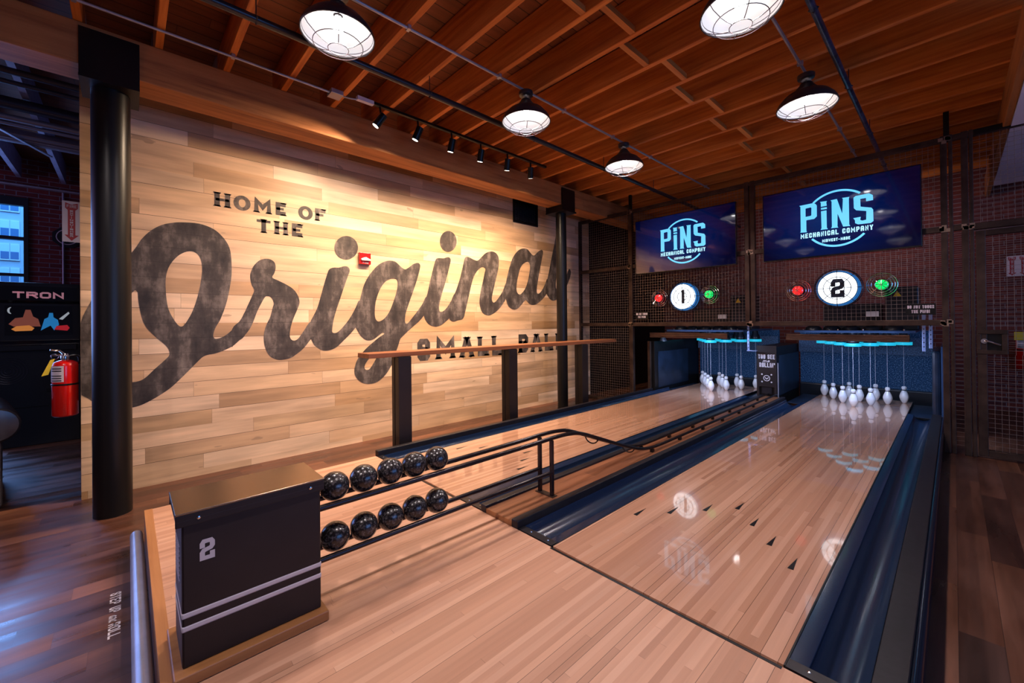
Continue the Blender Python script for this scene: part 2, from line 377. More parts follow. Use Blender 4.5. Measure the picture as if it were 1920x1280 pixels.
# ---------------------------------------------------------------- block lettering
GL = {
'A': [[(0,0),(0,.82),(.18,1),(.82,1),(1,.82),(1,0)], [(0,.42),(1,.42)]],
'B': [[(0,0),(0,1),(.8,1),(1,.86),(1,.66),(.82,.52),(0,.52)], [(.8,.52),(1,.38),(1,.14),(.82,0),(0,0)]],
'C': [[(1,.74),(1,.85),(.82,1),(.18,1),(0,.85),(0,.15),(.18,0),(.82,0),(1,.15),(1,.28)]],
'D': [[(0,0),(0,1),(.78,1),(1,.84),(1,.16),(.78,0),(0,0)]],
'E': [[(1,1),(0,1),(0,0),(1,0)], [(0,.5),(.8,.5)]],
'F': [[(1,1),(0,1),(0,0)], [(0,.5),(.8,.5)]],
'G': [[(1,.76),(1,.85),(.82,1),(.18,1),(0,.85),(0,.15),(.18,0),(.82,0),(1,.15),(1,.48),(.55,.48)]],
'H': [[(0,0),(0,1)], [(1,0),(1,1)], [(0,.5),(1,.5)]],
'I': [[(.5,0),(.5,1)]],
'K': [[(0,0),(0,1)], [(1,1),(.1,.45)], [(.35,.6),(1,0)]],
'L': [[(0,1),(0,0),(1,0)]],
'M': [[(0,0),(0,1),(.5,.35),(1,1),(1,0)]],
'N': [[(0,0),(0,1),(1,0),(1,1)]],
'O': [[(.2,0),(0,.16),(0,.84),(.2,1),(.8,1),(1,.84),(1,.16),(.8,0),(.2,0)]],
'P': [[(0,0),(0,1),(.8,1),(1,.86),(1,.58),(.8,.44),(0,.44)]],
'R': [[(0,0),(0,1),(.8,1),(1,.86),(1,.62),(.8,.48),(0,.48)], [(.55,.48),(1,0)]],
'S': [[(1,.74),(1,.87),(.82,1),(.18,1),(0,.87),(0,.64),(.18,.53),(.82,.47),(1,.36),(1,.13),(.82,0),(.18,0),(0,.13),(0,.26)]],
'T': [[(0,1),(1,1)], [(.5,1),(.5,0)]],
'U': [[(0,1),(0,.15),(.18,0),(.82,0),(1,.15),(1,1)]],
'W': [[(0,1),(.12,0),(.5,.65),(.88,0),(1,1)]],
'X': [[(0,0),(1,1)], [(0,1),(1,0)]],
'Y': [[(0,1),(.5,.45),(1,1)], [(.5,.45),(.5,0)]],
'1': [[(.1,.78),(.5,1),(.5,0)]],
'2': [[(0,.74),(0,.88),(.15,1),(.85,1),(1,.88),(1,.66),(.85,.55),(.15,.46),(0,.34),(0,0),(1,0),(1,.22)]],
'-': [[(.1,.45),(.9,.45)]], "'": [[(.5,1),(.45,.75)]], '!': [[(.5,1),(.5,.35)], [(.5,.14),(.5,0)]],
'a': [[(.9,.55),(.5,.62),(.1,.45),(.1,.12),(.4,0),(.8,.2),(.9,.6),(.9,.1),(1.1,0)]],
'n': [[(.1,0),(.1,.6)], [(.1,.35),(.5,.62),(.85,.5),(.85,.1),(1.05,0)]],
'd': [[(.85,.5),(.5,.62),(.1,.45),(.1,.12),(.4,0),(.8,.15),(.85,1),(.85,.1),(1.05,0)]],
'm': [[(0,0),(.1,.6)], [(.1,.35),(.35,.62),(.48,.5),(.45,0)], [(.48,.35),(.75,.62),(.9,.5),(.9,.1),(1.05,0)]],
'e': [[(.1,.25),(.8,.38),(.75,.58),(.4,.62),(.1,.4),(.12,.12),(.4,0),(.95,.15)]],
}
SERIF_A = [[(0,0),(.42,1)], [(.58,1),(1,0)], [(.2,.3),(.8,.3)]]
def ribbon(pts, t):
    """2D centre line -> two offset lines with mitred corners"""
    P = [Vector(p) for p in pts]; n = len(P); closed = (P[0]-P[-1]).length < 1e-6
    if not closed:
        P[0] = P[0] - (P[1]-P[0]).normalized()*t*.5; P[-1] = P[-1] + (P[-1]-P[-2]).normalized()*t*.5
    Lf, Rt = [], []
    for i in range(n):
        if closed: a, b = P[i]-P[(i-1) if i > 0 else n-2], P[(i+1) if i < n-1 else 1]-P[i]
        else: a = P[i]-P[i-1] if i > 0 else P[1]-P[0]; b = P[i+1]-P[i] if i < n-1 else P[i]-P[i-1]
        a.normalize(); b.normalize(); na = Vector((-a.y, a.x)); nb = Vector((-b.y, b.x)); mt = na+nb
        if mt.length < 1e-4: mt = na
        mt.normalize(); k = min(1/max(mt.dot(na), .35), 1.9)
        Lf.append(P[i]+mt*t*.5*k); Rt.append(P[i]-mt*t*.5*k)
    return Lf, Rt
def glyph(mb, ch, x0, x1, z0, z1, t, fn, serif=False, tv=None):
    G = SERIF_A if (serif and ch == 'A') else GL[ch]
    if serif and ch == 'O':
        cx, cz, rx, rz = (x0+x1)/2, (z0+z1)/2, (x1-x0)/2, (z1-z0)/2
        o = [fn(cx+rx*math.cos(a), cz+rz*math.sin(a)) for a in [2*PI*k/28 for k in range(28)]]
        h = [fn(cx+(rx-t*1.02)*math.cos(a), cz+(rz-t*.8)*math.sin(a)) for a in [2*PI*k/28 for k in range(28)]]
        mb.poly(o, [h]); return
    for st in G:
        pts = [(x0+t/2+u*(x1-x0-t), z0+t/2+v*(z1-z0-t)) for u, v in st]
        tt = t
        if serif and len(st) == 2 and st[0][1] == st[1][1]: tt = t*.62
        Lf, Rt = ribbon(pts, tt); b = len(mb.v)
        mb.v += [fn(*p) for p in Lf] + [fn(*p) for p in Rt]; n = len(Lf)
        for i in range(n-1): mb.f.append((b+i, b+i+1, b+n+i+1, b+n+i))
        if serif:
            for (u, v), p in ((st[0], pts[0]), (st[-1], pts[-1])):
                if v in (0, 1) and len(G) and ch not in 'S' and not (len(st) == 2 and st[0][1] == st[1][1]):
                    zc = z0 if v == 0 else z1; sg = 1 if v == 0 else -1; hw = t*.78
                    b = len(mb.v); mb.v += [fn(p[0]-hw, zc), fn(p[0]+hw, zc), fn(p[0]+hw*.72, zc+sg*t*.35), fn(p[0]-hw*.72, zc+sg*t*.35)]
                    mb.f.append((b, b+1, b+2, b+3))
def textline(mb, s, x0, x1, z0, z1, tk, fn, gap=.28, serif=False, slant=0):
    wts = [(.55 if c in " " else .45 if c in "I1'!" else 1.3 if c in 'MWm' else 1.0) for c in s]
    tot = sum(wts) + gap*(len(s)-1); k = (x1-x0)/tot; x = x0
    g = fn if not slant else (lambda a, b: fn(a+slant*(b-z0), b))
    for c, wt in zip(s, wts):
        if c != ' ': glyph(mb, c, x, x+wt*k, z0, z1, tk, g, serif)
        x += (wt+gap)*k
    return mb
# ================================================================ SETTING
ZF, XW, YF = -.20, -4.85, 6.30
LANES = ((1, -2.862, -3.392, -2.332), (2, -.958, -1.482, -.418))
struct(MB().box(-9.3, 3.6, -5, 9.8, ZF-.1, ZF).build('floor', 'floor'))
struct(MB().box(-9.3, 3.6, -5, 9.8, 3.67, 3.75).build('ceiling', 'ceiling_deck'))
wall = struct(MB().box(XW-.12, XW, -.28, 6.6, ZF, 3.67).build('wall_left', 'wall_planks'))
struct(MB().box(XW-.12, XW-.02, 6.6, 9.7, ZF, 3.67).build('wall_side', 'black_paint'))
struct(MB().box(-9.3, 3.6, 9.7, 9.85, ZF, 3.67).build('wall_back', 'brick_back'))
WY0, WY1, WZ0, WZ1 = -2.35, -1.05, 1.30, 3.09
o = MB().box(-9.35, -9.2, WY1, 9.7, ZF, 3.67).box(-9.35, -9.2, -5, WY0, ZF, 3.67).box(-9.35, -9.2, WY0, WY1, ZF, WZ0).box(-9.35, -9.2, WY0, WY1, WZ1, 3.67)
struct(o.build('wall_outer', 'brick_left'))
f = MB()
for a, b in ((WY0, WY0+.05), (WY1-.045, WY1)): f.box(-9.27, -9.17, a, b, WZ0, WZ1)
for a, b in ((WZ0, WZ0+.06), (WZ1-.12, WZ1), (2.475, 2.52), (1.95, 1.99)): f.box(-9.265, -9.175, WY0+.05, WY1-.045, a, b)
f.box(-9.26, -9.18, -1.72, -1.68, WZ0, WZ1)
win = struct(f.build('window_1', 'window_black'))
t = NT('window glass'); t.b.inputs['Roughness'].default_value = .02; t.b.inputs['Base Color'].default_value = (.02,.03,.04,1)
tr_ = t.n.new('ShaderNodeBsdfTransparent'); mx = t.n.new('ShaderNodeMixShader'); mx.inputs[0].default_value = .10
t.L(tr_.outputs[0], mx.inputs[1]); t.L(t.b.outputs[0], mx.inputs[2]); t.L(mx.outputs[0], t.n['Material Output'].inputs[0]); MAT['glass'] = t.m
MB().box(-9.222, -9.218, WY0+.05, WY1-.045, WZ0+.06, WZ1-.12).build('window_pane', 'glass', win)

# painted lettering on the plank wall
SCRIPT = [[[[-0.017,1.802],[0.028,1.846],[0.057,1.895],[0.098,1.978],[0.157,2.057],[0.229,2.116],[0.303,2.147],[0.367,2.162],[0.498,2.17],[0.608,2.136],[0.678,2.073],[0.728,1.992],[0.749,1.89],[0.752,1.715],[0.733,1.556],[0.703,1.407],[0.659,1.268],[0.623,1.195],[0.603,1.131],[0.605,1.093],[0.63,1.081],[0.687,1.103],[0.76,1.171],[0.827,1.268],[0.865,1.348],[0.919,1.394],[0.895,1.187],[0.849,1.09],[0.811,1.056],[0.759,1.005],[0.686,0.965],[0.615,0.939],[0.559,0.929],[0.519,0.911],[0.478,0.867],[0.412,0.789],[0.347,0.714],[0.284,0.647],[0.222,0.599],[0.162,0.559],[0.091,0.522],[0.034,0.507],[-0.022,0.507],[-0.109,0.524],[-0.162,0.554],[-0.199,0.577],[-0.239,0.62],[-0.285,0.669],[-0.288,0.77],[-0.288,0.987],[-0.285,1.189],[-0.272,1.268],[-0.257,1.319],[-0.237,1.371],[-0.195,1.482],[-0.142,1.603],[-0.078,1.721]],[[0.424,1.901],[0.463,1.897],[0.497,1.863],[0.516,1.798],[0.519,1.723],[0.512,1.646],[0.498,1.553],[0.474,1.443],[0.441,1.334],[0.408,1.26],[0.385,1.219],[0.365,1.201],[0.343,1.211],[0.312,1.26],[0.275,1.349],[0.26,1.437],[0.254,1.533],[0.254,1.629],[0.267,1.711],[0.295,1.782],[0.34,1.847],[0.385,1.885]],[[-0.019,1.352],[0.004,1.429],[0.027,1.491],[0.044,1.515],[0.055,1.517],[0.067,1.501],[0.069,1.447],[0.078,1.369],[0.094,1.276],[0.117,1.206],[0.158,1.142],[0.206,1.085],[0.255,1.027],[0.276,0.978],[0.273,0.938],[0.236,0.892],[0.175,0.826],[0.11,0.753],[0.058,0.727],[-0.016,0.727],[-0.098,0.751],[-0.145,0.8],[-0.166,0.891],[-0.168,0.995],[-0.15,1.112],[-0.107,1.223],[-0.063,1.291]]],[[[0.753,1.171],[0.827,1.263],[0.881,1.394],[0.927,1.511],[0.944,1.565],[0.923,1.617],[0.91,1.69],[0.915,1.743],[0.947,1.82],[0.994,1.872],[1.05,1.894],[1.098,1.888],[1.132,1.858],[1.139,1.804],[1.126,1.748],[1.108,1.703],[1.165,1.674],[1.244,1.635],[1.305,1.593],[1.351,1.528],[1.368,1.449],[1.344,1.37],[1.308,1.279],[1.281,1.19],[1.269,1.101],[1.28,1.056],[1.311,1.038],[1.352,1.059],[1.406,1.137],[1.47,1.234],[1.514,1.222],[1.513,1.094],[1.474,1.038],[1.404,0.949],[1.341,0.896],[1.279,0.855],[1.199,0.84],[1.14,0.848],[1.082,0.884],[1.044,0.956],[1.026,1.043],[1.031,1.139],[1.056,1.225],[1.085,1.29],[1.109,1.388],[1.119,1.432],[1.105,1.48],[1.076,1.506],[1.043,1.5],[1.01,1.44],[0.967,1.343],[0.935,1.247],[0.898,1.163],[0.844,1.091],[0.774,1.026],[0.748,1.002]]],[[[1.663,1.789],[1.686,1.838],[1.733,1.86],[1.792,1.865],[1.852,1.886],[1.9,1.88],[1.916,1.838],[1.893,1.769],[1.85,1.645],[1.801,1.497],[1.752,1.352],[1.722,1.232],[1.71,1.137],[1.721,1.113],[1.756,1.112],[1.798,1.141],[1.858,1.207],[1.92,1.292],[1.983,1.404],[2.027,1.492],[2.071,1.406],[2.032,1.255],[1.981,1.169],[1.918,1.096],[1.832,1.013],[1.761,0.95],[1.691,0.918],[1.611,0.916],[1.556,0.948],[1.512,0.99],[1.485,1.049],[1.47,1.13],[1.476,1.234],[1.514,1.314],[1.559,1.419],[1.617,1.632]]],[[[2.018,2.121],[2.01,2.076],[1.99,2.035],[1.958,2.001],[1.919,1.977],[1.876,1.966],[1.834,1.969],[1.797,1.984],[1.768,2.011],[1.749,2.047],[1.743,2.088],[1.75,2.131],[1.769,2.171],[1.799,2.205],[1.836,2.23],[1.879,2.243],[1.921,2.242],[1.96,2.227],[1.991,2.2],[2.011,2.163]]],[[[2.424,2.006],[2.501,1.999],[2.578,1.941],[2.634,1.914],[2.691,1.944],[2.757,1.994],[2.824,2.015],[2.858,1.988],[2.848,1.92],[2.805,1.782],[2.754,1.645],[2.695,1.496],[2.645,1.363],[2.628,1.275],[2.635,1.217],[2.667,1.216],[2.717,1.268],[2.801,1.364],[2.886,1.471],[2.948,1.571],[3.008,1.474],[2.955,1.381],[2.911,1.32],[2.833,1.238],[2.716,1.15],[2.586,1.043],[2.553,1.001],[2.529,0.93],[2.489,0.831],[2.466,0.761],[2.426,0.672],[2.35,0.572],[2.246,0.499],[2.132,0.486],[2.035,0.521],[1.975,0.594],[1.962,0.662],[1.983,0.753],[2.024,0.824],[2.101,0.908],[2.179,0.973],[2.266,1.039],[2.333,1.079],[2.34,1.092],[2.318,1.1],[2.266,1.066],[2.193,1.02],[2.109,1.016],[2.04,1.073],[1.999,1.141],[1.966,1.221],[1.974,1.315],[2.03,1.477],[2.058,1.586],[2.094,1.696],[2.158,1.809],[2.259,1.928],[2.348,1.985]],[[2.46,1.784],[2.514,1.771],[2.529,1.721],[2.512,1.62],[2.473,1.504],[2.418,1.374],[2.357,1.289],[2.297,1.247],[2.253,1.244],[2.225,1.289],[2.221,1.372],[2.234,1.482],[2.271,1.595],[2.316,1.681],[2.376,1.748]],[[2.257,0.858],[2.235,0.791],[2.176,0.698],[2.141,0.66],[2.105,0.656],[2.085,0.685],[2.099,0.731],[2.149,0.796],[2.206,0.848]]],[[[3.072,2.01],[3.107,2.093],[3.147,2.111],[3.229,2.117],[3.292,2.138],[3.334,2.133],[3.348,2.093],[3.325,2.009],[3.282,1.864],[3.232,1.721],[3.182,1.58],[3.147,1.452],[3.153,1.383],[3.18,1.366],[3.221,1.384],[3.277,1.431],[3.348,1.527],[3.406,1.624],[3.434,1.494],[3.332,1.326],[3.31,1.279],[3.233,1.221],[3.164,1.181],[3.083,1.167],[2.992,1.194],[2.94,1.245],[2.913,1.301],[2.891,1.379],[2.917,1.503],[2.957,1.594],[3.004,1.766]]],[[[3.451,2.38],[3.444,2.333],[3.422,2.289],[3.39,2.253],[3.35,2.227],[3.307,2.215],[3.264,2.217],[3.225,2.234],[3.195,2.262],[3.176,2.301],[3.17,2.344],[3.177,2.39],[3.197,2.433],[3.228,2.47],[3.267,2.496],[3.31,2.509],[3.354,2.508],[3.393,2.493],[3.425,2.465],[3.445,2.426]]],[[[3.581,2.116],[3.604,2.167],[3.642,2.18],[3.695,2.17],[3.772,2.146],[3.835,2.144],[3.915,2.211],[3.997,2.276],[4.114,2.311],[4.207,2.286],[4.249,2.219],[4.248,2.101],[4.22,1.982],[4.176,1.849],[4.131,1.705],[4.101,1.588],[4.121,1.531],[4.163,1.532],[4.232,1.592],[4.33,1.714],[4.403,1.85],[4.455,1.773],[4.426,1.626],[4.39,1.585],[4.309,1.49],[4.221,1.41],[4.118,1.351],[4.018,1.328],[3.921,1.362],[3.874,1.442],[3.859,1.542],[3.885,1.693],[3.927,1.834],[3.961,1.962],[3.978,2.027],[3.929,2.055],[3.865,2.024],[3.801,1.963],[3.745,1.872],[3.705,1.759],[3.665,1.622],[3.626,1.487],[3.594,1.377],[3.571,1.304],[3.533,1.267],[3.46,1.256],[3.388,1.236],[3.331,1.256],[3.31,1.291],[3.29,1.361],[3.291,1.432],[3.363,1.551],[3.436,1.684],[3.496,1.831],[3.542,1.979]]],[[[4.809,2.438],[4.888,2.434],[4.95,2.391],[5.004,2.353],[5.059,2.352],[5.133,2.411],[5.209,2.455],[5.257,2.457],[5.271,2.42],[5.245,2.313],[5.205,2.18],[5.165,2.035],[5.125,1.878],[5.105,1.762],[5.114,1.711],[5.16,1.706],[5.237,1.768],[5.315,1.876],[5.374,1.971],[5.432,1.883],[5.391,1.775],[5.347,1.708],[5.273,1.64],[5.177,1.572],[5.083,1.524],[4.991,1.51],[4.911,1.533],[4.858,1.575],[4.832,1.584],[4.762,1.535],[4.675,1.459],[4.59,1.427],[4.507,1.438],[4.434,1.491],[4.398,1.573],[4.381,1.703],[4.396,1.835],[4.433,1.969],[4.484,2.117],[4.551,2.256],[4.636,2.357],[4.722,2.415]],[[4.885,2.224],[4.933,2.2],[4.946,2.132],[4.927,2.03],[4.89,1.902],[4.835,1.786],[4.764,1.708],[4.703,1.671],[4.652,1.691],[4.628,1.751],[4.638,1.862],[4.674,1.986],[4.718,2.101],[4.788,2.181]]],[[[5.68,2.925],[5.627,2.795],[5.562,2.572],[5.489,2.338],[5.426,2.12],[5.374,1.958],[5.343,1.838],[5.351,1.721],[5.399,1.657],[5.467,1.613],[5.547,1.603],[5.649,1.633],[5.817,1.727],[5.927,1.911],[5.995,2.026],[6.029,2.14],[5.987,2.195],[5.931,2.133],[5.864,1.99],[5.777,1.848],[5.673,1.805],[5.621,1.802],[5.595,1.852],[5.614,2.001],[5.667,2.112],[5.766,2.447],[5.813,2.726],[5.795,2.915],[5.733,2.96]]]]
wy = lambda y, z: (XW+.0015, y, z)
mb = MB(); k = 0
for letter in SCRIPT:
    L = [smooth_loop([(q[0], q[1], 0) for q in loop], 4) for loop in letter]
    e = .0004*k; k += 1
    mb.poly([(XW+.0015+e, max(q[0], -.278), q[1]) for q in L[0]], [[(XW+.0015+e, q[0], q[1]) for q in h] for h in L[1:]])
tag(mb.build('painted_script', 'letter', wall), 'huge dark painted script word Original')
WORDS = (('HOME', (('H',.618,.744,2.361,2.499),('O',.773,.917,2.355,2.505),('M',.948,1.101,2.362,2.504),('E',1.143,1.239,2.366,2.502)), .042),
 ('OF', (('O',1.362,1.511,2.36,2.51),('F',1.537,1.647,2.37,2.509)), .042),
 ('THE', (('T',.962,1.103,2.159,2.299),('H',1.132,1.258,2.164,2.3),('E',1.298,1.402,2.163,2.303)), .042),
 ('SMALL', (('S',2.804,3.0,.71,1.005),('M',3.094,3.406,.718,1.012),('A',3.494,3.743,.714,1.008),('L',3.82,4.034,.715,1.005),('L',4.098,4.315,.705,1.009)), .078),
 ('BALL', (('B',4.666,4.888,.716,1.018),('A',4.954,5.225,.714,1.015),('L',5.295,5.511,.718,1.014),('L',5.585,5.813,.719,1.012)), .078))
for wd, gl, tk in WORDS:
    mb = MB()
    for c, a, b, z0, z1 in gl: glyph(mb, c, a, b, z0, z1, tk, wy, serif=True)
    tag(mb.build('painted_word', 'letter', wall), 'dark painted serif capitals reading '+wd)

# ================================================================ APPROACH AND LANES
ap = thing('approach_deck', (-1.8, .9, ZF), 'raised pale maple approach deck in front of both bowling lanes', 'bowling approach')
MB().box(-3.62, -.06, .115, 1.655, ZF, 0).build('maple_surface', 'maple_matte', ap)
MB().box(-3.625, -.06, .075, .115, ZF, .001).build('edge_board', 'trimwood_x', ap)
tag(MB().tube([(-3.5, .035, -.10), (-.06, .035, -.10)], .03, 12).build('step_nosing', 'galv', ap, True), 'grey metal nosing along the step')
for n_, cx, x0, x1 in LANES:
    MB().box(x0, x1, 1.6405, 1.6545, -.001, .0012).build('foul_line', 'black_paint', ap)
fl = thing('floor_lettering', (-2.8, -.05, ZF), 'small white words STEP UP and ROLL on the dark floor before the step', 'lettering')
mb = MB(); textline(mb, 'STEP', -3.03, -2.912, -.072, -.03, .0075, lambda a, b: (a, b, ZF+.001), .22); mb.build('painted_word', 'white_vinyl', fl)
mb = MB(); textline(mb, 'UP', -2.882, -2.83, -.072, -.03, .0075, lambda a, b: (a, b, ZF+.001), .22); mb.build('painted_word', 'white_vinyl', fl)
mb = MB(); textline(mb, 'and', -2.805, -2.745, -.072, -.03, .005, lambda a, b: (a, b, ZF+.001), .1, slant=.25); mb.build('painted_word', 'white_vinyl', fl)
mb = MB(); textline(mb, 'ROLL', -2.725, -2.60, -.072, -.03, .0075, lambda a, b: (a, b, ZF+.001), .22)
mb.build('painted_word', 'white_vinyl', fl)

def gutter(parent, xl, xo, y0, y1):
    """trough from lane edge xl to outer edge xo with a small lip by the lane"""
    d = xo-xl; prof = [(0, -.004), (.10, -.006), (.22, -.010), (.26, -.012), (.275, -.02)]
    for i in range(13):
        a = PI*i/12; prof.append((.28+.70*(1-math.cos(a))/2, -.016-.058*math.sin(a)))
    prof += [(.99, -.004), (1.0, .0)]
    mb = MB(); n = len(prof)
    for y in (y0, y1):
        for u, z in prof: mb.v.append((xl+d*u, y, z))
    for y in (y0, y1):
        for u, z in prof: mb.v.append((xl+d*u, y, z-.012))
    for i in range(n-1):
        mb.f.append((i, i+1, n+i+1, n+i)); mb.f.append((2*n+i, 2*n+i+1, 3*n+i+1, 3*n+i))
        mb.f.append((i, i+1, 2*n+i+1, 2*n+i)); mb.f.append((n+i, n+i+1, 3*n+i+1, 3*n+i))
    g = mb.build('gutter', 'gutter', parent, True)
    a, b = min(xl, xo), max(xl, xo)
    pl = MB().prism([(a+.002, y0, -.005), (b-.002, y0, -.005), (b-.002, y0, .003), (a+.002, y0, .003)], (0, .05, 0)).build('end_plate', 'cap', g)
    for q in (.3, .8): MB().lathe([(.006, .003), (.005, .0055), (.001, .006)], (a+(b-a)*q, y0+.028, 0), seg=8).build('plate_screw', 'chrome', g)
    pa = max(a+.004, -1.845) if -1.9 < a < -1.6 else max(a+.004, -3.588)
    pb = min(b-.004, -2.15) if -2.2 < b < -2.0 else b-.004
    MB().box(pa, pb, 7.30, 8.32, -.045, -.035).build('pit_plate', 'kick', g)
    return g
ARROW = [(-1.353,2.309), (-1.218,2.478), (-1.079,2.673), (-.945,2.843), (-.809,2.675), (-.675,2.507), (-.539,2.34)]
for n_, cx, x0, x1 in LANES:
    ln = thing('bowling_lane', (cx, 4.9, -.1), ('maple bowling lane beside the plank wall, under screen and dial number 1' if n_ == 1 else 'maple bowling lane nearest the camera, under screen and dial number 2'), 'bowling lane', 'bowling lanes')
    MB().box(x0, x1, 1.668, 8.32, -.10, 0).build('lane_bed', 'maple', ln)
    MB().box(x0-.006, x0, 1.668, 8.32, -.10, .0005).box(x1, x1+.006, 1.668, 8.32, -.10, .0005).build('lane_edge', 'black_paint', ln)
    for ax_, ay in ARROW:
        X = ax_ + (0.946-.958)+.0 + (cx+.958)
        mb = MB(); mb.prism([(X-.013, ay-.005, .0004), (X+.013, ay-.005, .0004), (X, ay+.13, .0004)], (0, 0, .0006)); mb.build('aiming_arrow', 'black_paint', ln)
    if n_ == 1: gutter(ln, x0-.006, -3.59, 1.662, 7.285); gutter(ln, x1+.006, -2.09, 1.662, 7.285)
    else: gutter(ln, x0-.006, -1.745, 1.662, 7.285); gutter(ln, x1+.006, -.20, 1.662, 7.285)
cpl = thing('lane_capping', (-3.62, 4.2, ZF), 'long raised black capping rail along the wall side gutter', 'lane capping')
MB().box(-3.645, -3.592, 1.662, 6.70, ZF, .048).build('rail_body', 'cap', cpl, bevel=.006)
cpr = thing('lane_capping', (-.15, 4.2, ZF), 'wide flat black capping board on the right of lane two', 'lane capping')
MB().box(-.198, -.112, 1.662, 7.38, ZF, .006).build('rail_body', 'cap', cpr, bevel=.004)
tag(MB().tube([(-.100, 1.662, -.012), (-.100, 7.24, -.012)], .016, 12).box(-.112, -.090, 1.662, 7.24, ZF, -.014).build('edge_trim', 'cap_edge', cpr, True), 'shiny blue black edge trim')
# ball return deck between the lanes
dk = thing('ball_return_deck', (-1.92, 4.4, -.1), 'raised wooden deck between the two lanes carrying the ball return', 'ball return deck')
MB().box(-2.035, -1.80, 1.66, 7.26, -.1, .030).build('deck_boards', 'deckwood', dk)
for a, b in ((-2.088, -2.035), (-1.80, -1.747)): MB().box(a, b, 1.657, 7.26, -.1, .045).build('edge_rail', 'cap', dk, bevel=.005)
MB().box(-2.035, -1.80, 1.658, 1.66, -.05, .029).build('front_board', 'trimwood_x', dk)

# ================================================================ BALL RETURN
cab = thing('ball_return_cabinet', (-1.91, .35, 0), 'black metal ball return cabinet marked 2 standing on the approach', 'ball return')
MB().box(-2.07, -1.745, .105, .595, .002, .042).build('plinth', 'trimwood', cab, bevel=.004)
MB().box(-2.035, -1.785, .130, .578, .042, .548).build('body', 'charcoal', cab, bevel=.006)
tag(MB().box(-2.045, -1.772, .112, .590, .566, .572).build('lid', 'lid', cab, bevel=.002), 'brushed bronze lid')
MB().box(-2.044, -1.773, .113, .589, .545, .566).box(-1.784, -1.773, .113, .589, .525, .547).box(-2.044, -2.033, .113, .589, .525, .547).build('lid_lip', 'charcoal', cab, bevel=.002)
for y in (.175, .535): MB().lathe([(.006, 0), (.006, .003), (.002, .005)], (-1.772, y, .547), 'x', 10).build('lid_screw', 'chrome', cab, True)
mb = MB(); glyph(mb, '2', .179, .222, .389, .461, .0145, lambda a, b: (-1.7838, a, b)); mb.build('number', 'white_vinyl', cab)
for z0 in (.209, .164):
    MB().box(-2.0365, -1.7835, .1285, .5795, z0, z0+.021).build('stripe', 'white_vinyl', cab, bevel=.005)
mb = MB()
for k in range(8): mb.box(-2.0, -1.86, .1283, .1300, .30+k*.017, .309+k*.017)
mb.build('side_print', 'bluegrey', cab)
rl = thing('ball_return_rails', (-1.92, 2.09, .03), 'dark bronze double tube ball return rails curving down to the deck', 'ball return rails')
curve = [(.593, .413), (1.2, .413), (1.9, .416), (2.12, .420), (2.28, .414), (2.42, .390), (2.63, .315), (2.92, .208), (3.22, .108), (3.42, .074), (3.65, .066), (4.2, .066), (7.27, .066)]
for x in (-1.975, -1.865):
    MB().tube(smooth_path([(x, y, z) for y, z in curve], 6), .0135, 10).build('upper_rail', 'rail', rl, True)
    MB().tube([(x, .593, .190), (x, 2.10, .190)], .0125, 10).build('lower_rail', 'rail', rl, True)
    MB().box(x-.011, x+.011, 2.082, 2.106, .034, .405).build('post', 'rail', rl, bevel=.002)
    for y in [3.45+.55*i for i in range(7)]:
        MB().box(x-.012, x+.012, y-.018, y+.018, .030, .056).build('rail_foot', 'black_paint', rl)
MB().box(-2.0, -1.84, 2.07, 2.118, .030, .035).build('base_plate', 'steel', rl)
for y, z in ((2.62, .318), (3.14, .135)):
    MB().tube([(-1.92+.058*math.cos(a), y+.0, z-.005+.045*math.sin(a)) for a in [PI+PI*i/10 for i in range(11)]], .005, 6).build('spacer_loop', 'rail', rl, True)

# bowling balls
b0 = MB().lathe([(.0635*math.sin(PI*i/20)+1e-4, -.0635*math.cos(PI*i/20)) for i in range(21)], seg=32).build('bowling_ball', 'ball', None, True, angle=180)
first = True
BY = (.682, .8165, .951, 1.0855, 1.22)
for z, row in ((.4724, 'upper'), (.2465, 'lower')):
    for i, y in enumerate(BY):
        b = b0 if first else b0.copy()
        if not first: COL.objects.link(b)
        first = False
        b.location = (-1.92, y, z); b.rotation_euler = (random.random()*6, random.random()*6, random.random()*6)
        extra = ', half hidden behind the cabinet' if i == 0 else ', last before the empty tubes' if i == 4 else ''
        tag(b, 'speckled black ball on the %s rails, %s from the cabinet%s' % (row, ORD[i], extra), 'bowling ball', 'balls on the ball return rails')

# ================================================================ PINS
PROF = [(.016,0), (.021,.004), (.030,.02), (.042,.045), (.0505,.075), (.0525,.092), (.050,.11), (.041,.14), (.030,.166), (.0225,.182), (.0215,.188), (.0235,.196), (.0285,.210), (.0295,.222), (.026,.234), (.016,.242), (.004,.244)]
pin = thing('bowling_pin', (0, 0, 0), '', 'bowling pin', 'hanging pins')
MB().lathe(PROF, seg=24).build('body', 'white_pin', pin, True, angle=180)
MB().lathe([(.0225,.179), (.0232,.183), (.0232,.190), (.0225,.194)], seg=24).build('neck_band', 'pin_band', pin, True)
MB().tube([(0,0,.243), (0,0,.832)], .0020, 5).build('cord', 'cord', pin)
ROWN = {0: 'head', 1: 'second row', 2: 'third row', 3: 'back row'}
WHO = {(0,0): 'front single', (1,0): 'left of the two second row', (1,1): 'right of the two second row', (2,0): 'left of the three third row', (2,1): 'middle of the three third row', (2,2): 'right of the three third row',
       (3,0): 'far left back row', (3,1): 'inner left back row', (3,2): 'inner right back row', (3,3): 'far right back row'}
PINXY = {}
first = True
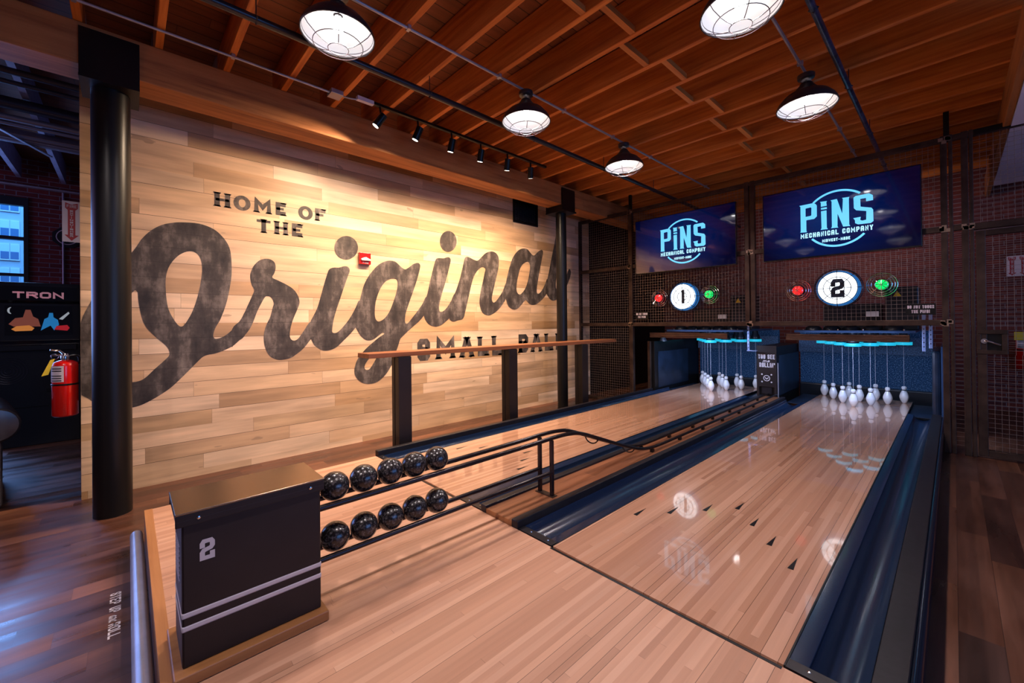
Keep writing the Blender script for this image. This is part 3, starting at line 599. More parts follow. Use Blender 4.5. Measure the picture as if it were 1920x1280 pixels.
for n_, cx, x0, x1 in LANES:
    PINXY[n_] = []
    for r_ in range(4):
        for c_ in range(r_+1):
            X, Y = cx+(c_-r_/2)*.308, 7.335+r_*.264; PINXY[n_].append((X, Y))
            q = pin if first else copy_tree(pin)
            first = False
            q.location = (X, Y, .0005)
            q['label'] = '%s white pin, lane %s' % (WHO[(r_, c_)], '1 by the plank wall' if n_ == 1 else '2 nearest the gate')

# ================================================================ PINSETTERS AND PIT
for n_, cx, x0, x1 in LANES:
    wh = 'lane 1 by the plank wall' if n_ == 1 else 'lane 2 nearest the gate'
    ps = thing('pinsetter', (cx, 7.7, .8), 'dark string pinsetter with cyan rings above '+wh, 'pinsetter', 'string pinsetters')
    a, b = ((-3.59, -2.33) if n_ == 1 else (-1.575, -.35))
    mb = MB().box(a, b, 6.60, 6.66, .934, .955).box(a, b, 6.605, 6.66, .957, .990).box(a, b, 6.60, 6.66, .992, 1.016)
    tag(mb.build('front_bar', 'bronze_bar', ps, bevel=.003), 'bronze ribbed front channel')
    MB().box(a, b, 6.615, 6.65, .95, 1.0).build('bar_core', 'machine', ps)
    MB().box(x0-.08, x1+.10, 7.02, 8.5, 1.035, 1.06).build('top_plate', 'machine_blue', ps)
    MB().box(x0-.08, x1+.10, 6.99, 7.02, 1.03, 1.06).build('plate_lip', 'machine_blue', ps)
    for X, Y in PINXY[n_]:
        MB().lathe([(.0925,.834), (.094,.836), (.094,.876), (.0925,.878)], (X, Y, 0), seg=28, capped=False).build('ring_light', 'ring', ps, True)
        MB().lathe([(.060,.833), (.092,.833), (.0923,.879), (.060,.879)], (X, Y, 0), seg=28).build('ring_holder', 'machine', ps, True)
        MB().lathe([(.058,.86), (.072,.877), (.072,.92), (.05,.965), (.042,1.03)], (X, Y, 0), seg=20).build('guide_tube', 'machine', ps, True)
    mb = MB()
    for i in range(5):
        X = x0+.12+i*.21
        mb.lathe([(.10,1.06), (.095,1.09), (.06,1.125), (.02,1.135)], (X, 7.12, 0), seg=16)
    mb.build('spool_housing', 'machine', ps, True)
    mb = MB()
    for i in range(9): mb.lathe([(.009,1.061), (.009,1.075), (.002,1.08)], (x0+.02+i*.13, 7.05, 0), seg=8)
    mb.build('plate_bolt', 'chrome', ps, True)
    MB().box(cx-.35, cx+.30, 7.45, 8.1, 1.06, 1.42).build('motor_housing', 'machine', ps, bevel=.02)
    MB().box(cx+.34, cx+.66, 7.3, 7.7, 1.06, 1.62).build('control_box', 'machine', ps, bevel=.015)
    tag(MB().prism([(cx+.42, 7.298, 1.50), (cx+.50, 7.298, 1.50), (cx+.46, 7.298, 1.57)], (0, .002, 0)).build('warning_triangle', 'yellow', ps), 'yellow warning triangle')
    MB().box(cx+.15, cx+.28, 7.28, 7.3, 1.24, 1.31).build('rating_plate', 'white_paint', ps)
    for X, zb, zt in (((-2.225, .72, 1.13),) if n_ == 1 else ((-.255, .80, 1.30), (-.195, .84, 1.30))):
        MB().box(X-.016, X+.016, 7.19, 7.2, zb, zt).build('hanger_strap', 'strap', ps, bevel=.003)
        mb = MB()
        for k in range(6): mb.box(X-.005, X+.005, 7.187, 7.190, zb+.05+k*.055, zb+.065+k*.055)
        mb.build('strap_hole', 'machine', ps)
    if n_ == 1: MB().box(-2.235, -2.10, 7.15, 7.20, .725, .74).build('strap_foot', 'strap', ps)
    ca, cb = ((-3.585, -2.155) if n_ == 1 else (-1.85, -.205))
    cu_ = thing('pit_curtain', ((ca+cb)/2, 8.65, 0), 'dark blue speckled pit curtain behind the pins of '+wh, 'pit curtain', 'pit curtains')
    MB().box(ca+.005, cb-.005, 8.64, 8.67, .10, 1.03).build('curtain', 'curtain', cu_)
    MB().box(ca+.005, cb-.005, 8.55, 8.575, .66, .92).build('valance', 'valance', cu_)
    MB().box(ca+.005, cb-.005, 8.56, 8.635, -.18, .13).build('cushion', 'machine', cu_, bevel=.02)
kb = thing('kickback_panel', (-3.63, 7.8, ZF), 'scuffed dark kickback panel left of lane 1 behind the mesh', 'kickback panel')
MB().box(-3.66, -3.60, 6.78, 8.62, ZF, .86).build('panel_core', 'black_paint', kb, bevel=.004)
MB().box(-3.599, -3.592, 6.90, 8.10, .035, .67).build('wear_plate', 'kick', kb)
MB().box(-3.70, -3.655, 6.72, 6.77, ZF, .86).build('front_post', 'steel', kb)
MB().lathe([(.07,.86), (.065,.88), (.035,.93), (.03,.99)], (-3.50, 6.9, 0), seg=14).build('bracket', 'machine', kb, True)
dv = thing('divider_cabinet', (-2.0, 8.0, ZF), 'black ball lift cabinet between the pins reading YOU SEE ME ROLLIN', 'divider cabinet')
MB().box(-2.138, -1.866, 7.31, 8.63, ZF, .80).build('body', 'black_paint', dv, bevel=.005)
MB().box(-2.138, -1.866, 7.285, 7.308, .17, .81).box(-2.138, -2.105, 7.285, 7.308, -.02, .17).box(-1.899, -1.866, 7.285, 7.308, -.02, .17).build('sign_panel', 'charcoal', dv)
MB().box(-2.07, -1.935, 7.295, 7.309, .06, .165).build('ball_flap', 'cap', dv)
MB().box(-1.8655, -1.858, 7.42, 8.60, .04, .66).build('wear_plate', 'kick', dv)
MB().box(-2.147, -2.1385, 7.42, 8.60, .04, .66).build('wear_plate', 'kick', dv)
MB().tube([(-1.85, 7.30, -.02), (-1.85, 7.30, .55)], .008, 8).build('bright_edge', 'galv', dv, True)
fn = lambda a, b: (a, 7.2835, b)
mb = MB(); textline(mb, 'YOU SEE', -2.115, -1.885, .605, .675, .0125, fn, .25)
textline(mb, 'me', -2.055, -1.955, .553, .600, .009, fn, .1, slant=.3); textline(mb, "ROLLIN'", -2.10, -1.885, .475, .545, .0125, fn, .22)
mb.build('lettering', 'white_vinyl', dv)
mb = MB(); mb.poly([(-2.0+.047*math.cos(a), 7.2835, .305+.047*math.sin(a)) for a in [2*PI*k/28 for k in range(28)]], [[(-2.0+.037*math.cos(a), 7.2835, .305+.037*math.sin(a)) for a in [2*PI*k/28 for k in range(28)]]])
mb.poly([fn(-2.025,.322), fn(-2.0,.302), fn(-1.975,.322), fn(-1.975,.308), fn(-2.0,.284), fn(-2.025,.308)])
for sx_ in (-1, 1):
    for sz_ in (-1, 1): mb.poly([(-2.0+sx_*.065+.012*math.cos(a), 7.2835, .305+sz_*.058+.012*math.sin(a)) for a in [2*PI*k/12 for k in range(12)]])
mb.build('emblem', 'white_vinyl', dv)
kr = thing('kickback_panel', (-.16, 8.0, ZF), 'black rounded kickback post right of lane 2 beside the gate', 'kickback panel')
MB().box(-.197, -.115, 7.40, 8.62, -.03, .80).build('panel_core', 'kick', kr, bevel=.03)
MB().box(-.113, -.095, 7.25, 8.62, .0065, .86).build('side_plate', 'machine_blue', kr)

# ================================================================ STRUCTURE OVERHEAD
bm_ = thing('timber_beam', (-4.35, 3.3, 3.07), 'heavy old timber beam running along the plank wall', 'beam')
MB().box(-4.50, -4.20, -4.9, 9.68, 3.07, 3.369).build('beam_body', 'beam', bm_, bevel=.008)
br = thing('timber_beam', (.42, 4.0, 3.07), 'dark timber beam at the right edge above the gate', 'beam')
MB().box(.345, .395, -4.9, 9.68, 3.07, 3.369).build('beam_body', 'beam', br, bevel=.006)
tag(MB().box(.397, 1.5, 4.6, 8.9, 3.06, 3.36).build('ceiling_soffit', 'white_soffit'), 'pale painted soffit beside the right timber beam', 'soffit')
jf = first_j = None
NJ = 0
for k in range(-4, 22):
    y = -.25+.4385*k
    if k < 0: nm = 'timber ceiling joist, %s on the camera side of the near black column' % ORD[-k-1]
    else: nm = 'timber ceiling joist, %s from the near black column towards the screens' % ORD[k]
    if jf is None:
        jf = MB().box(-2.49, 2.46, -.024, .024, -.145, .145).build('ceiling_joist', 'joist', None, bevel=.004); j = jf
    else: j = jf.copy(); COL.objects.link(j)
    j.location = (-2.01, y, 3.515)
    tag(j, nm, 'joist', 'ceiling joists above the lanes')
bf = None
for k in range(-1, 21):
    y = -.25+.4385*(k+.5)
    if bf is None: bf = MB().box(-.022, .022, -.194, .194, -.145, -.100).build('joist_blocking', 'block', None); j = bf
    else: j = bf.copy(); COL.objects.link(j)
    j.location = ((-1.76 if k % 2 else -1.63), y, 3.518)
    tag(j, 'short timber block in the %s joist bay from the near black column' % ORD[k+1], 'joist block', 'blocks between the ceiling joists')
lf = None
for k in range(-6, 3):
    y = -.25+.4385*k
    if lf is None: lf = MB().box(-2.30, 2.30, -.024, .024, -.145, .145).build('side_room_joist', 'bluegrey', None); j = lf
    else: j = lf.copy(); COL.objects.link(j)
    j.location = (-6.86, y-.005, 3.515)
    tag(j, 'blue grey joist in the left side room, %s counting from the plank wall end outwards' % ORD[2-k], 'joist', 'joists in the left side room')

def column(y, r, lab):
    c = thing('steel_column', (-4.34, y, ZF), lab, 'column', 'black steel columns')
    MB().lathe([(r, ZF), (r, 2.965)], (-4.34, y, 0), seg=32).build('shaft', 'black_paint', c, True)
    MB().box(-4.53, -4.15, y-.16, y+.16, 2.965, 2.985).build('cap_plate', 'black_paint', c)
    MB().box(-4.192, -4.178, y-.16, y+.16, 2.985, 3.33).box(-4.522, -4.508, y-.16, y+.16, 2.985, 3.33).box(-4.508, -4.192, y-.16, y+.16, 2.985, 3.065).build('saddle', 'black_paint', c)
    return c
column(-.085, .11, 'near round black steel column in front of the plank wall')
column(5.16, .085, 'far round black steel column beside the wire partition')

# pipes and conduits
def clips(mb, x, ys, z, r):
    for y in ys: mb.box(x-r*1.5, x+r*1.5, y-.012, y+.012, z, 3.372)
    return mb
JY = [-.25+.4385*k for k in range(-4, 22)]
def run(name, x, y0, y1, z, r, mat, lab, cat, every=2, hang=False):
    t_ = thing(name, (x, (y0+y1)/2, z), lab, cat)
    MB().tube([(x, y0, z), (x, y1, z)], r, 14).build('tube', mat, t_, True)
    for i, y in enumerate(JY):
        if y0 < y < y1 and i % every == 0:
            if hang:
                MB().tube([(x, y, z-r*1.25), (x+r*1.25, y, z), (x, y, z+r*1.25), (x-r*1.25, y, z)], .005, 6, True).tube([(x, y, z+r), (x, y, 3.371)], .004, 6).build('hanger', 'pipe_black', t_, True)
            else: MB().box(x-r*1.9, x+r*1.9, y-.012, y+.012, z-r*1.15, 3.371).build('clip', 'galv', t_)
    return t_
run('sprinkler_pipe', -3.11, -4.5, 9.6, 3.215, .026, 'pipe_black', 'thick black sprinkler pipe between the wall track and the left lamps', 'pipe', 3, True)
run('sprinkler_pipe', -.60, -4.5, 9.6, 3.215, .021, 'pipe_blue', 'mottled blue black sprinkler pipe on the right near the screens', 'pipe', 3, True)
run('electrical_conduit', -2.685, -4.5, 6.9, 3.352, .011, 'galv', 'thin metal conduit joining the three left pendant lamps', 'conduit', 2)
run('electrical_conduit', -.858, -4.5, 7.2, 3.352, .011, 'galv', 'thin metal conduit joining the right pendant lamps', 'conduit', 2)
cw = run('electrical_conduit', -3.91, -4.5, 1.37, 3.352, .010, 'galv', 'thin metal conduit above the beam ending at a junction box', 'conduit', 2)
MB().box(-3.97, -3.85, 1.37, 1.48, 3.33, 3.371).build('junction_box', 'galv', cw, bevel=.004)
MB().tube(smooth_path([(-3.9, 1.48, 3.35), (-3.87, 1.55, 3.34), (-3.85, 1.62, 3.345), (-3.84, 1.69, 3.35)], 4), .007, 8).build('flex_lead', 'galv', cw, True)

# ================================================================ LIGHT FITTINGS
def pendant():
    p_ = thing('pendant_lamp', (0, 0, 0), '', 'pendant lamp', 'caged pendant lamps')
    out = [(.225,0), (.222,.018), (.205,.05), (.165,.095), (.11,.128), (.062,.142), (.052,.15), (.048,.20), (.030,.215)]
    MB().lathe(out + [(r-.006, h-.004) for r, h in out[::-1] if r > .1], seg=40, capped=False).build('shade', 'shade_out', p_, True, angle=60)
    MB().lathe([(.2185,.001), (.214,.018), (.198,.046), (.158,.089), (.105,.120), (.03,.128)], seg=40, capped=False).build('reflector', 'enamel', p_, True, angle=60)
    MB().lathe([(.002,.028), (.03,.032), (.042,.055), (.035,.085), (.02,.12)], seg=20).build('bulb', 'bulb', p_, True, angle=180)
    mb = MB()
    for r, h in ((.224, -.002), (.150, -.062), (.062, -.088)):
        mb.tube([(r*math.cos(a), r*math.sin(a), h) for a in [2*PI*k/32 for k in range(32)]], .0025, 6, True)
    for k in range(6):
        a = 2*PI*k/6+.3; mb.tube([(r*math.cos(a), r*math.sin(a), h) for r, h in ((.224,-.002), (.20,-.030), (.150,-.062), (.105,-.080), (.062,-.088))], .0025, 6)
    MB.build(mb, 'wire_guard', 'shade_out', p_, True)
    MB().tube([(0,0,.21), (0,0,.24)], .008, 8).build('stem', 'shade_out', p_, True)
    MB().lathe([(.03,.232), (.062,.245), (.065,.256), (.065,.277)], seg=24).build('canopy', 'shade_out', p_, True)
    d = bpy.data.lights.new('bulb_light', 'SPOT'); d.energy = 88; d.color = (1.0, .85, .84); d.shadow_soft_size = .07; d.spot_size = math.radians(150); d.spot_blend = .45
    o_ = bpy.data.objects.new('bulb_light', d); COL.objects.link(o_); o_.parent = p_; o_.location = (0, 0, .02)
    return p_
p0 = pendant(); first = True
for x, y, lab in ((-2.685, 1.0, 'caged pendant lamp nearest the camera in the left row'), (-2.685, 2.71, 'caged pendant lamp in the middle of the left row'), (-2.685, 4.37, 'caged pendant lamp at the far end of the left row'),
                  (-.858, 2.71, 'caged pendant lamp cut by the top edge in the right row'), (-.858, 4.34, 'caged pendant lamp beside the blue pipe in front of screen two'),
                  (-2.685, -.8, 'caged pendant lamp of the left row behind the camera'), (-.858, -.8, 'caged pendant lamp of the right row behind the camera'), (-.858, 1.0, 'caged pendant lamp of the right row above the camera')):
    q = p0 if first else copy_tree(p0); first = False
    q.location = (x, y, 3.062); q.rotation_euler = (0, 0, x+y); q['label'] = lab
# track with spots
tr = thing('light_track', (-3.84, 2.85, 3.35), 'black ceiling light track holding the spotlights along the beam', 'light track')
MB().box(-3.857, -3.823, 1.62, 4.25, 3.345, 3.371).build('track_rail', 'black_paint', tr)
MB().box(-3.862, -3.818, 1.60, 1.76, 3.335, 3.371).build('live_end', 'white_soffit', tr)
SPY = (1.83, 2.25, 2.68, 3.10, 3.53, 3.95)
for i, y in enumerate(SPY):
    tgt = Vector((XW, (y-1.9, y-.9, y-.1, y+.15, y+.45, y+.9)[i], .15)); c0 = Vector((-3.84, y, 3.215)); d = (tgt-c0).normalized()
    s_ = thing('track_spotlight', (-3.84, y, 3.345), 'black cylinder spotlight on the track, %s from the near end' % ORD[i], 'spotlight', 'spotlights on the track')
    MB().tube([c0-d*.065, c0+d*.075], .037, 20).build('head', 'black_paint', s_, True)
    MB().tube([c0+d*.0752, c0+d*.0765], .030, 20).build('lens', 'spot_lens', s_, True)
    MB().tube([(-3.84, y, 3.345), c0-d*.02], .010, 8).build('stem', 'black_paint', s_, True)
    L = bpy.data.lights.new('spot_beam', 'SPOT'); L.energy = 215; L.color = (1.0, .72, .48); L.spot_size = math.radians(126); L.spot_blend = 1.0; L.shadow_soft_size = .03
    lo = bpy.data.objects.new('spot_beam', L); COL.objects.link(lo); lo.parent = s_
    lo.location = (c0+d*.09)-s_.location; lo.rotation_euler = d.to_track_quat('-Z', 'Y').to_euler()
for n_, cx, x0, x1 in LANES:   # added unseen light behind each front bar, brightening pins and pit
    area('pit_fill', (cx, 6.72, .93), (math.radians(30), 0, 0), 1.0, .05, 19, (.45, .62, 1.0))
# ================================================================ ON AND BY THE PLANK WALL
fa = thing('fire_alarm', (XW, 2.09, 1.92), 'small red fire alarm strobe on the plank wall under the first letter dot', 'fire alarm')
MB().box(XW, XW+.05, 2.02, 2.158, 1.925, 2.065).build('body', 'red', fa, bevel=.008)
MB().prism([(XW+.048, 2.035, 1.965), (XW+.048, 2.145, 1.965), (XW+.048, 2.15, 1.985), (XW+.048, 2.09, 2.01), (XW+.048, 2.03, 1.985)], (.022, 0, 0)).build('strobe_lens', 'glass_blue', fa, bevel=.004)
mb = MB(); textline(mb, 'FIRE', 2.055, 2.125, 1.934, 1.953, .004, lambda a, b: (XW+.0508, a, b)); mb.build('lettering', 'sign_white', fa)
vg = thing('vent_grille', (XW, 4.85, 2.84), 'square black perforated vent grille high on the plank wall', 'vent grille')
mb = MB()
for a, b, c, d in ((4.565, 5.137, 2.84, 2.875), (4.565, 5.137, 3.185, 3.22), (4.565, 4.60, 2.875, 3.185), (5.10, 5.137, 2.875, 3.185)): mb.box(XW, XW+.02, a, b, c, d)
mb.build('frame', 'black_paint', vg)
MB().box(XW, XW+.004, 4.6, 5.1, 2.875, 3.185).build('backing', 'bluegrey', vg)
mb = MB()
for i in range(17): mb.box(XW+.006, XW+.012, 4.6+i*.0305-.009, 4.6+i*.0305+.009, 2.875, 3.185)
for i in range(15): mb.box(XW+.006, XW+.012, 4.6, 5.1, 2.883+i*.0212-.0065, 2.883+i*.0212+.0065)
mb.build('perforated_sheet', 'black_paint', vg)
ct = thing('bar_counter', (-3.85, 3.8, ZF), 'long narrow walnut drink counter on black steel posts before the plank wall', 'counter')
MB().prism([(-3.775, 1.665, .878), (-3.775, 5.85, .878), (-4.03, 5.85, .878), (-4.03, 1.665, .878)], (0, 0, .045)).build('counter_top', 'counter', ct, bevel=.003)
for y in (2.035, 3.525, 4.995):
    MB().box(-3.845, -3.765, y-.070, y+.070, ZF+.002, .872).box(-3.90, -3.845, y-.074, y-.066, ZF+.002, .872).build('post', 'black_paint', ct, bevel=.002)
    lg = MB().box(-3.7645, -3.7605, y-.070, y+.070, ZF+.002, .872).build('post_face', 'charcoal', ct)
    MB().box(-4.0, -3.78, y-.075, y+.075, .872, .878).build('top_bracket', 'black_paint', ct)

# ================================================================ WIRE PARTITION
def wires(mb, x0, x1, z0, z1, y, s=.0445, r=.00135):
    n = max(1, round((x1-x0)/s)); 
    for i in range(1, n): x = x0+(x1-x0)*i/n; mb.box(x-r, x+r, y-r, y+r, z0, z1)
    n = max(1, round((z1-z0)/s))
    for i in range(1, n): z = z0+(z1-z0)*i/n; mb.box(x0, x1, y-r-.003, y+r-.003, z-r, z+r)
    return mb
pt = thing('wire_partition', (-2.4, YF, ZF), 'welded brown steel and wire mesh partition holding the screens above the lanes', 'mesh partition')
ZL, ZM, ZT = 1.162, 2.145, 3.085
POSTS = [(-4.835, .05, ZF, 3.10), (-3.755, .075, ZF, 3.12), (-1.945, .055, 1.13, 3.12), (-1.872, .055, 1.13, 3.12), (-.058, .05, ZF, 3.12), (-.008, .03, ZF, 3.12), (.090, .05, ZF, 3.12), (.135, .028, ZF, 3.12)]
for x, wd, z0, z1 in POSTS: MB().box(x-wd/2, x+wd/2, YF-.032, YF+.032, z0, z1).build('post', 'steel', pt, bevel=.004)
for x in (-3.755, -.035): MB().box(x-.022, x+.022, YF-.022, YF+.022, 3.12, 3.37).build('hanger_post', 'black_paint', pt)
for nm, a, b, z, h in (('top_rail', -4.86, .16, ZT, .055), ('lower_rail', -4.86, -.03, ZL, .062)):
    MB().box(a, b, YF-.030, YF+.030, z-h/2, z+h/2).build(nm, 'steel', pt, bevel=.004)
for a, b in ((-4.81, -3.79), (-3.71, -1.97), (-1.845, -.08), (.007, .065)):
    MB().box(a, b, YF-.028, YF+.028, ZM-.03, ZM+.03).build('middle_rail', 'steel', pt, bevel=.004)
MB().box(-4.81, -3.79, YF-.028, YF+.028, ZF, ZF+.05).build('sill_rail', 'steel', pt, bevel=.004)
for x, z in ((-3.755, ZL), (-3.755, ZM), (-1.91, ZL), (-1.91, ZM), (-.05, ZL), (-.05, ZM), (.11, ZM), (-3.755, ZT-.01), (-.05, ZT-.01)):
    mb = MB()
    for k in range(6):
        a = random.random()*6; mb.box(x+.03*math.cos(a)-.018, x+.03*math.cos(a)+.018, YF-.036, YF-.033, z+.02*math.sin(a)-.018, z+.02*math.sin(a)+.018)
    mb.build('weld_patch', 'weld', pt)
for a, b, z0, z1 in ((-4.81, -3.79, ZM+.03, ZT-.03), (-4.81, -3.79, ZL+.03, ZM-.03), (-4.81, -3.79, ZF+.05, ZL-.03), (-3.718, -1.972, ZL+.03, ZM-.03), (-3.718, -1.972, ZM+.03, ZT-.03),
                     (-1.845, -.083, ZL+.03, ZM-.03), (-1.845, -.083, ZM+.03, ZT-.03), (.007, .065, ZF+.05, ZM-.03), (.007, .065, ZM+.03, ZT-.03)):
    tag(wires(MB(), a, b, z0, z1, YF).build('mesh_panel', 'wire', pt), 'woven wire mesh panel')
up = thing('wire_transom', (.6, YF, 2.13), 'wire mesh panel with steel rails fixed above the gate', 'mesh panel')
MB().box(.15, 1.4, YF-.03, YF+.03, 2.10, 2.165).build('lower_rail', 'steel', up, bevel=.004)
MB().box(.15, 1.4, YF-.03, YF+.03, ZT-.03, ZT+.03).build('top_rail', 'black_paint', up, bevel=.004)
wires(MB(), .15, 1.4, 2.165, ZT-.03, YF).build('mesh_panel', 'wire', up)
gt = thing('mesh_gate', (.17, YF, ZF), 'brown steel framed wire mesh gate with a lever handle at the right', 'gate')
MB().box(.160, .225, YF-.028, YF+.028, ZF+.02, 2.085).build('hinge_stile', 'steel', gt, bevel=.004)
MB().box(1.03, 1.09, YF-.028, YF+.028, ZF+.02, 2.085).build('far_stile', 'steel', gt, bevel=.004)
MB().box(.225, 1.03, YF-.028, YF+.028, 2.03, 2.085).build('top_rail', 'steel', gt, bevel=.004)
MB().box(.225, 1.03, YF-.028, YF+.028, ZF+.02, ZF+.085).build('bottom_rail', 'steel', gt, bevel=.004)
wires(MB(), .225, 1.03, ZF+.085, .84, YF).build('mesh_panel', 'wire', gt)
wires(MB(), .225, 1.03, 1.09, 2.03, YF).build('mesh_panel', 'wire', gt)
wires(MB(), .365, 1.03, .84, 1.09, YF).build('mesh_panel', 'wire', gt)
lb = MB().box(.155, .36, YF-.04, YF+.03, 1.045, 1.085).box(.155, .36, YF-.04, YF+.03, .845, .885).box(.155, .185, YF-.04, YF+.03, .885, 1.045).box(.32, .36, YF-.04, YF+.03, .885, 1.045).build('lock_box', 'steel', gt, bevel=.004)
MB().box(.185, .32, YF-.01, YF+.02, .885, 1.045).build('lock_plate', 'black_paint', lb)
mb = MB().lathe([(.024, -.05), (.026, -.03), (.024, -.01)], (.205, YF, .975), 'y', 16).tube([(.205, YF-.05, .975), (.235, YF-.058, .972), (.275, YF-.056, .955), (.312, YF-.052, .938)], [.013, .012, .010, .008], 10)
tag(mb.build('lever_handle', 'chrome', gt, True), 'shiny lever handle')

# ================================================================ SCREENS, DIALS, SIGNALS, SIGNS
LOGO = [[[[-0.341,0.223],[-0.207,0.227],[-0.173,0.212],[-0.161,0.189],[-0.162,0.058],[-0.189,0.031],[-0.27,0.03],[-0.27,-0.103],[-0.265,-0.12],[-0.334,-0.115],[-0.329,-0.101],[-0.329,0.208]],[[-0.276,0.176],[-0.221,0.181],[-0.216,0.168],[-0.218,0.082],[-0.225,0.075],[-0.277,0.073]]],[[[-0.13,0.227],[-0.061,0.223],[-0.067,0.204],[-0.063,0.167],[-0.121,0.164],[-0.121,0.213]]],[[[-0.121,0.15],[-0.063,0.151],[-0.062,0.127],[-0.12,0.129]]],[[[-0.12,0.111],[-0.066,0.112],[-0.065,-0.098],[-0.055,-0.117],[-0.127,-0.115],[-0.117,-0.097]]],[[[-0.026,0.223],[0.035,0.226],[0.083,0.041],[0.091,0.213],[0.082,0.227],[0.151,0.224],[0.146,0.208],[0.146,-0.096],[0.155,-0.117],[0.09,-0.113],[0.039,0.05],[0.037,-0.1],[0.045,-0.116],[-0.025,-0.113],[-0.016,-0.098],[-0.016,0.205]]],[[[0.188,0.206],[0.207,0.221],[0.327,0.224],[0.358,0.197],[0.36,0.14],[0.3,0.139],[0.298,0.177],[0.248,0.177],[0.25,0.088],[0.345,0.057],[0.359,0.031],[0.361,-0.098],[0.338,-0.116],[0.227,-0.112],[0.2,-0.094],[0.198,-0.059],[0.183,-0.032],[0.251,-0.029],[0.245,-0.064],[0.263,-0.075],[0.298,-0.071],[0.3,0.028],[0.211,0.054],[0.19,0.082]]]]
for n_, cx, cz in ((1, -2.825, 2.425), (2, -.970, 2.415)):
    tv = thing('television', (cx, 6.2, cz-.45), ('left' if n_ == 1 else 'right')+' wall screen showing the PINS logo above dial number %d' % n_, 'screen', 'wall screens')
    hx, hz = (.775 if n_ == 1 else .75), .44
    MB().box(cx-hx, cx+hx, 6.185, 6.235, cz-hz, cz+hz).build('housing', 'tv_frame', tv, bevel=.006)
    MB().box(cx-hx+.010, cx+hx-.010, 6.1835, 6.186, cz-hz+.016, cz+hz-.010).build('screen', 'screen', tv)
    MB().box(cx-.2, cx+.2, 6.235, 6.268, cz-.15, cz+.15).build('wall_bracket', 'black_paint', tv)
    yy = 6.1825; lf_ = lambda a, b: (cx+a, yy, cz+b)
    mb = MB()
    for L in LOGO: mb.poly([lf_(*q) for q in L[0]], [[lf_(*q) for q in h] for h in L[1:]])
    def arc(a0, a1, R0=.338, R1=.315, ox=.037, oz=-.003, n=30):
        A = [math.radians(a0+(a1-a0)*i/n) for i in range(n+1)]; b = len(mb.v)
        mb.v += [lf_(ox+R0*math.cos(a), oz+R0*math.sin(a)) for a in A] + [lf_(ox+R1*math.cos(a), oz+R1*math.sin(a)) for a in A]
        for i in range(n): mb.f.append((b+i, b+i+1, b+n+2+i, b+n+1+i))
    arc(50, 136); arc(220, 318)
    tag(mb.build('logo', 'logo', tv), 'cyan PINS logo')
    mb = MB(); textline(mb, 'MECHANICAL COMPANY', -.331, .357, -.194, -.136, .0115, lf_, .32); textline(mb, 'MIDWEST-MADE', -.113, .153, -.271, -.235, .0078, lf_, .30)
    mb.build('logo_lettering', 'logo_text', tv)

def guard(cx, y, cz, radii, spokes, dome, parent, rr=.0036):
    mb = MB(); R = max(radii)
    for r in radii: mb.tube([(cx+r*math.cos(a), y-dome*(1-(r/R)**2), cz+r*math.sin(a)) for a in [2*PI*k/32 for k in range(32)]], rr, 6, True)
    for k in range(spokes):
        a = 2*PI*k/spokes+PI/4; mb.tube([(cx+r*math.cos(a), y-dome*(1-(r/R)**2), cz+r*math.sin(a)) for r in (R, R*.66, R*.33, R*.02)], rr, 6)
    return mb.build('wire_guard', 'chrome', parent, True)
YD = 6.16
for n_, cx, cz in ((1, -2.80, 1.578), (2, -.939, 1.578)):
    d_ = thing('number_dial', (cx, YF-.04, cz), 'round lit white dial showing the number %d' % n_, 'lane number dial', 'lane number dials')
    MB().lathe([(.20, YD+.005), (.21, YD+.02), (.21, YD+.095)], (cx, 0, cz), 'y', 40).build('rim', 'disc_rim', d_, True)
    MB().lathe([(.001, YD-.002), (.185, YD-.002), (.188, YD+.004)], (cx, 0, cz), 'y', 40).build('dial_face', 'disc_white', d_)
    fn = lambda a, b: (cx+a, YD-.004, cz+b); mb = MB()
    if n_ == 2: glyph(mb, '2', -.062, .068, -.11, .11, .045, fn)
    else: mb.poly([fn(-.018,-.105), fn(.026,-.105), fn(.026,.105), fn(-.006,.105), (fn(-.026,.085)), fn(-.026,.07), fn(-.018,.07)])
    tag(mb.build('numeral', 'numeral', d_), 'dark blue numeral %d' % n_)
    MB().lathe([(.16, YD+.096), (.16, YF-.036)], (cx, 0, cz), 'y', 24).build('mount', 'machine', d_, True)
    mb = MB()
    for r, y in ((.232, YD+.06), (.225, YD), (.19, YD-.025), (.13, YD-.03), (.07, YD-.032)): mb.tube([(cx+r*math.cos(a), y, cz+r*math.sin(a)) for a in [2*PI*k/40 for k in range(40)]], .0042, 6, True)
    for k in range(8):
        a = PI*k/4; mb.tube([(cx+r*math.cos(a), y, cz+r*math.sin(a)) for r, y in ((.232, YD+.06), (.225, YD), (.19, YD-.025), (.02, YD-.033))], .0036, 6)
    mb.build('wire_guard', 'rail', d_, True)
    for nm, dx_, mt, dz_, col in (('red', (-.412 if n_ == 1 else -.404), 'lamp_red', 0, 'red'), ('green', (.368 if n_ == 1 else .389), 'lamp_green', .015, 'green')):
        X, Z = cx+dx_, cz+dz_
        s_ = thing('signal_lamp', (X, YF-.04, Z), 'caged round %s signal lamp beside dial number %d' % (col, n_), 'signal lamp', 'caged signal lamps')
        MB().lathe([(.001, YD+.02), (.045, YD+.022), (.058, YD+.034), (.060, YD+.05)], (X, 0, Z), 'y', 28).build('lens', mt, s_, True, angle=60)
        MB().lathe([(.064, YD+.045), (.068, YD+.05), (.068, YF-.035)], (X, 0, Z), 'y', 24).build('housing', 'machine', s_, True)
        guard(X, YD+.07, Z, (.132, .112, .088, .055), 8, .07, s_)
    MB().box(cx-.225, cx+.225, YF-.052, YF-.04, cz-.012, cz+.012).build('mounting_bar', 'galv', d_)
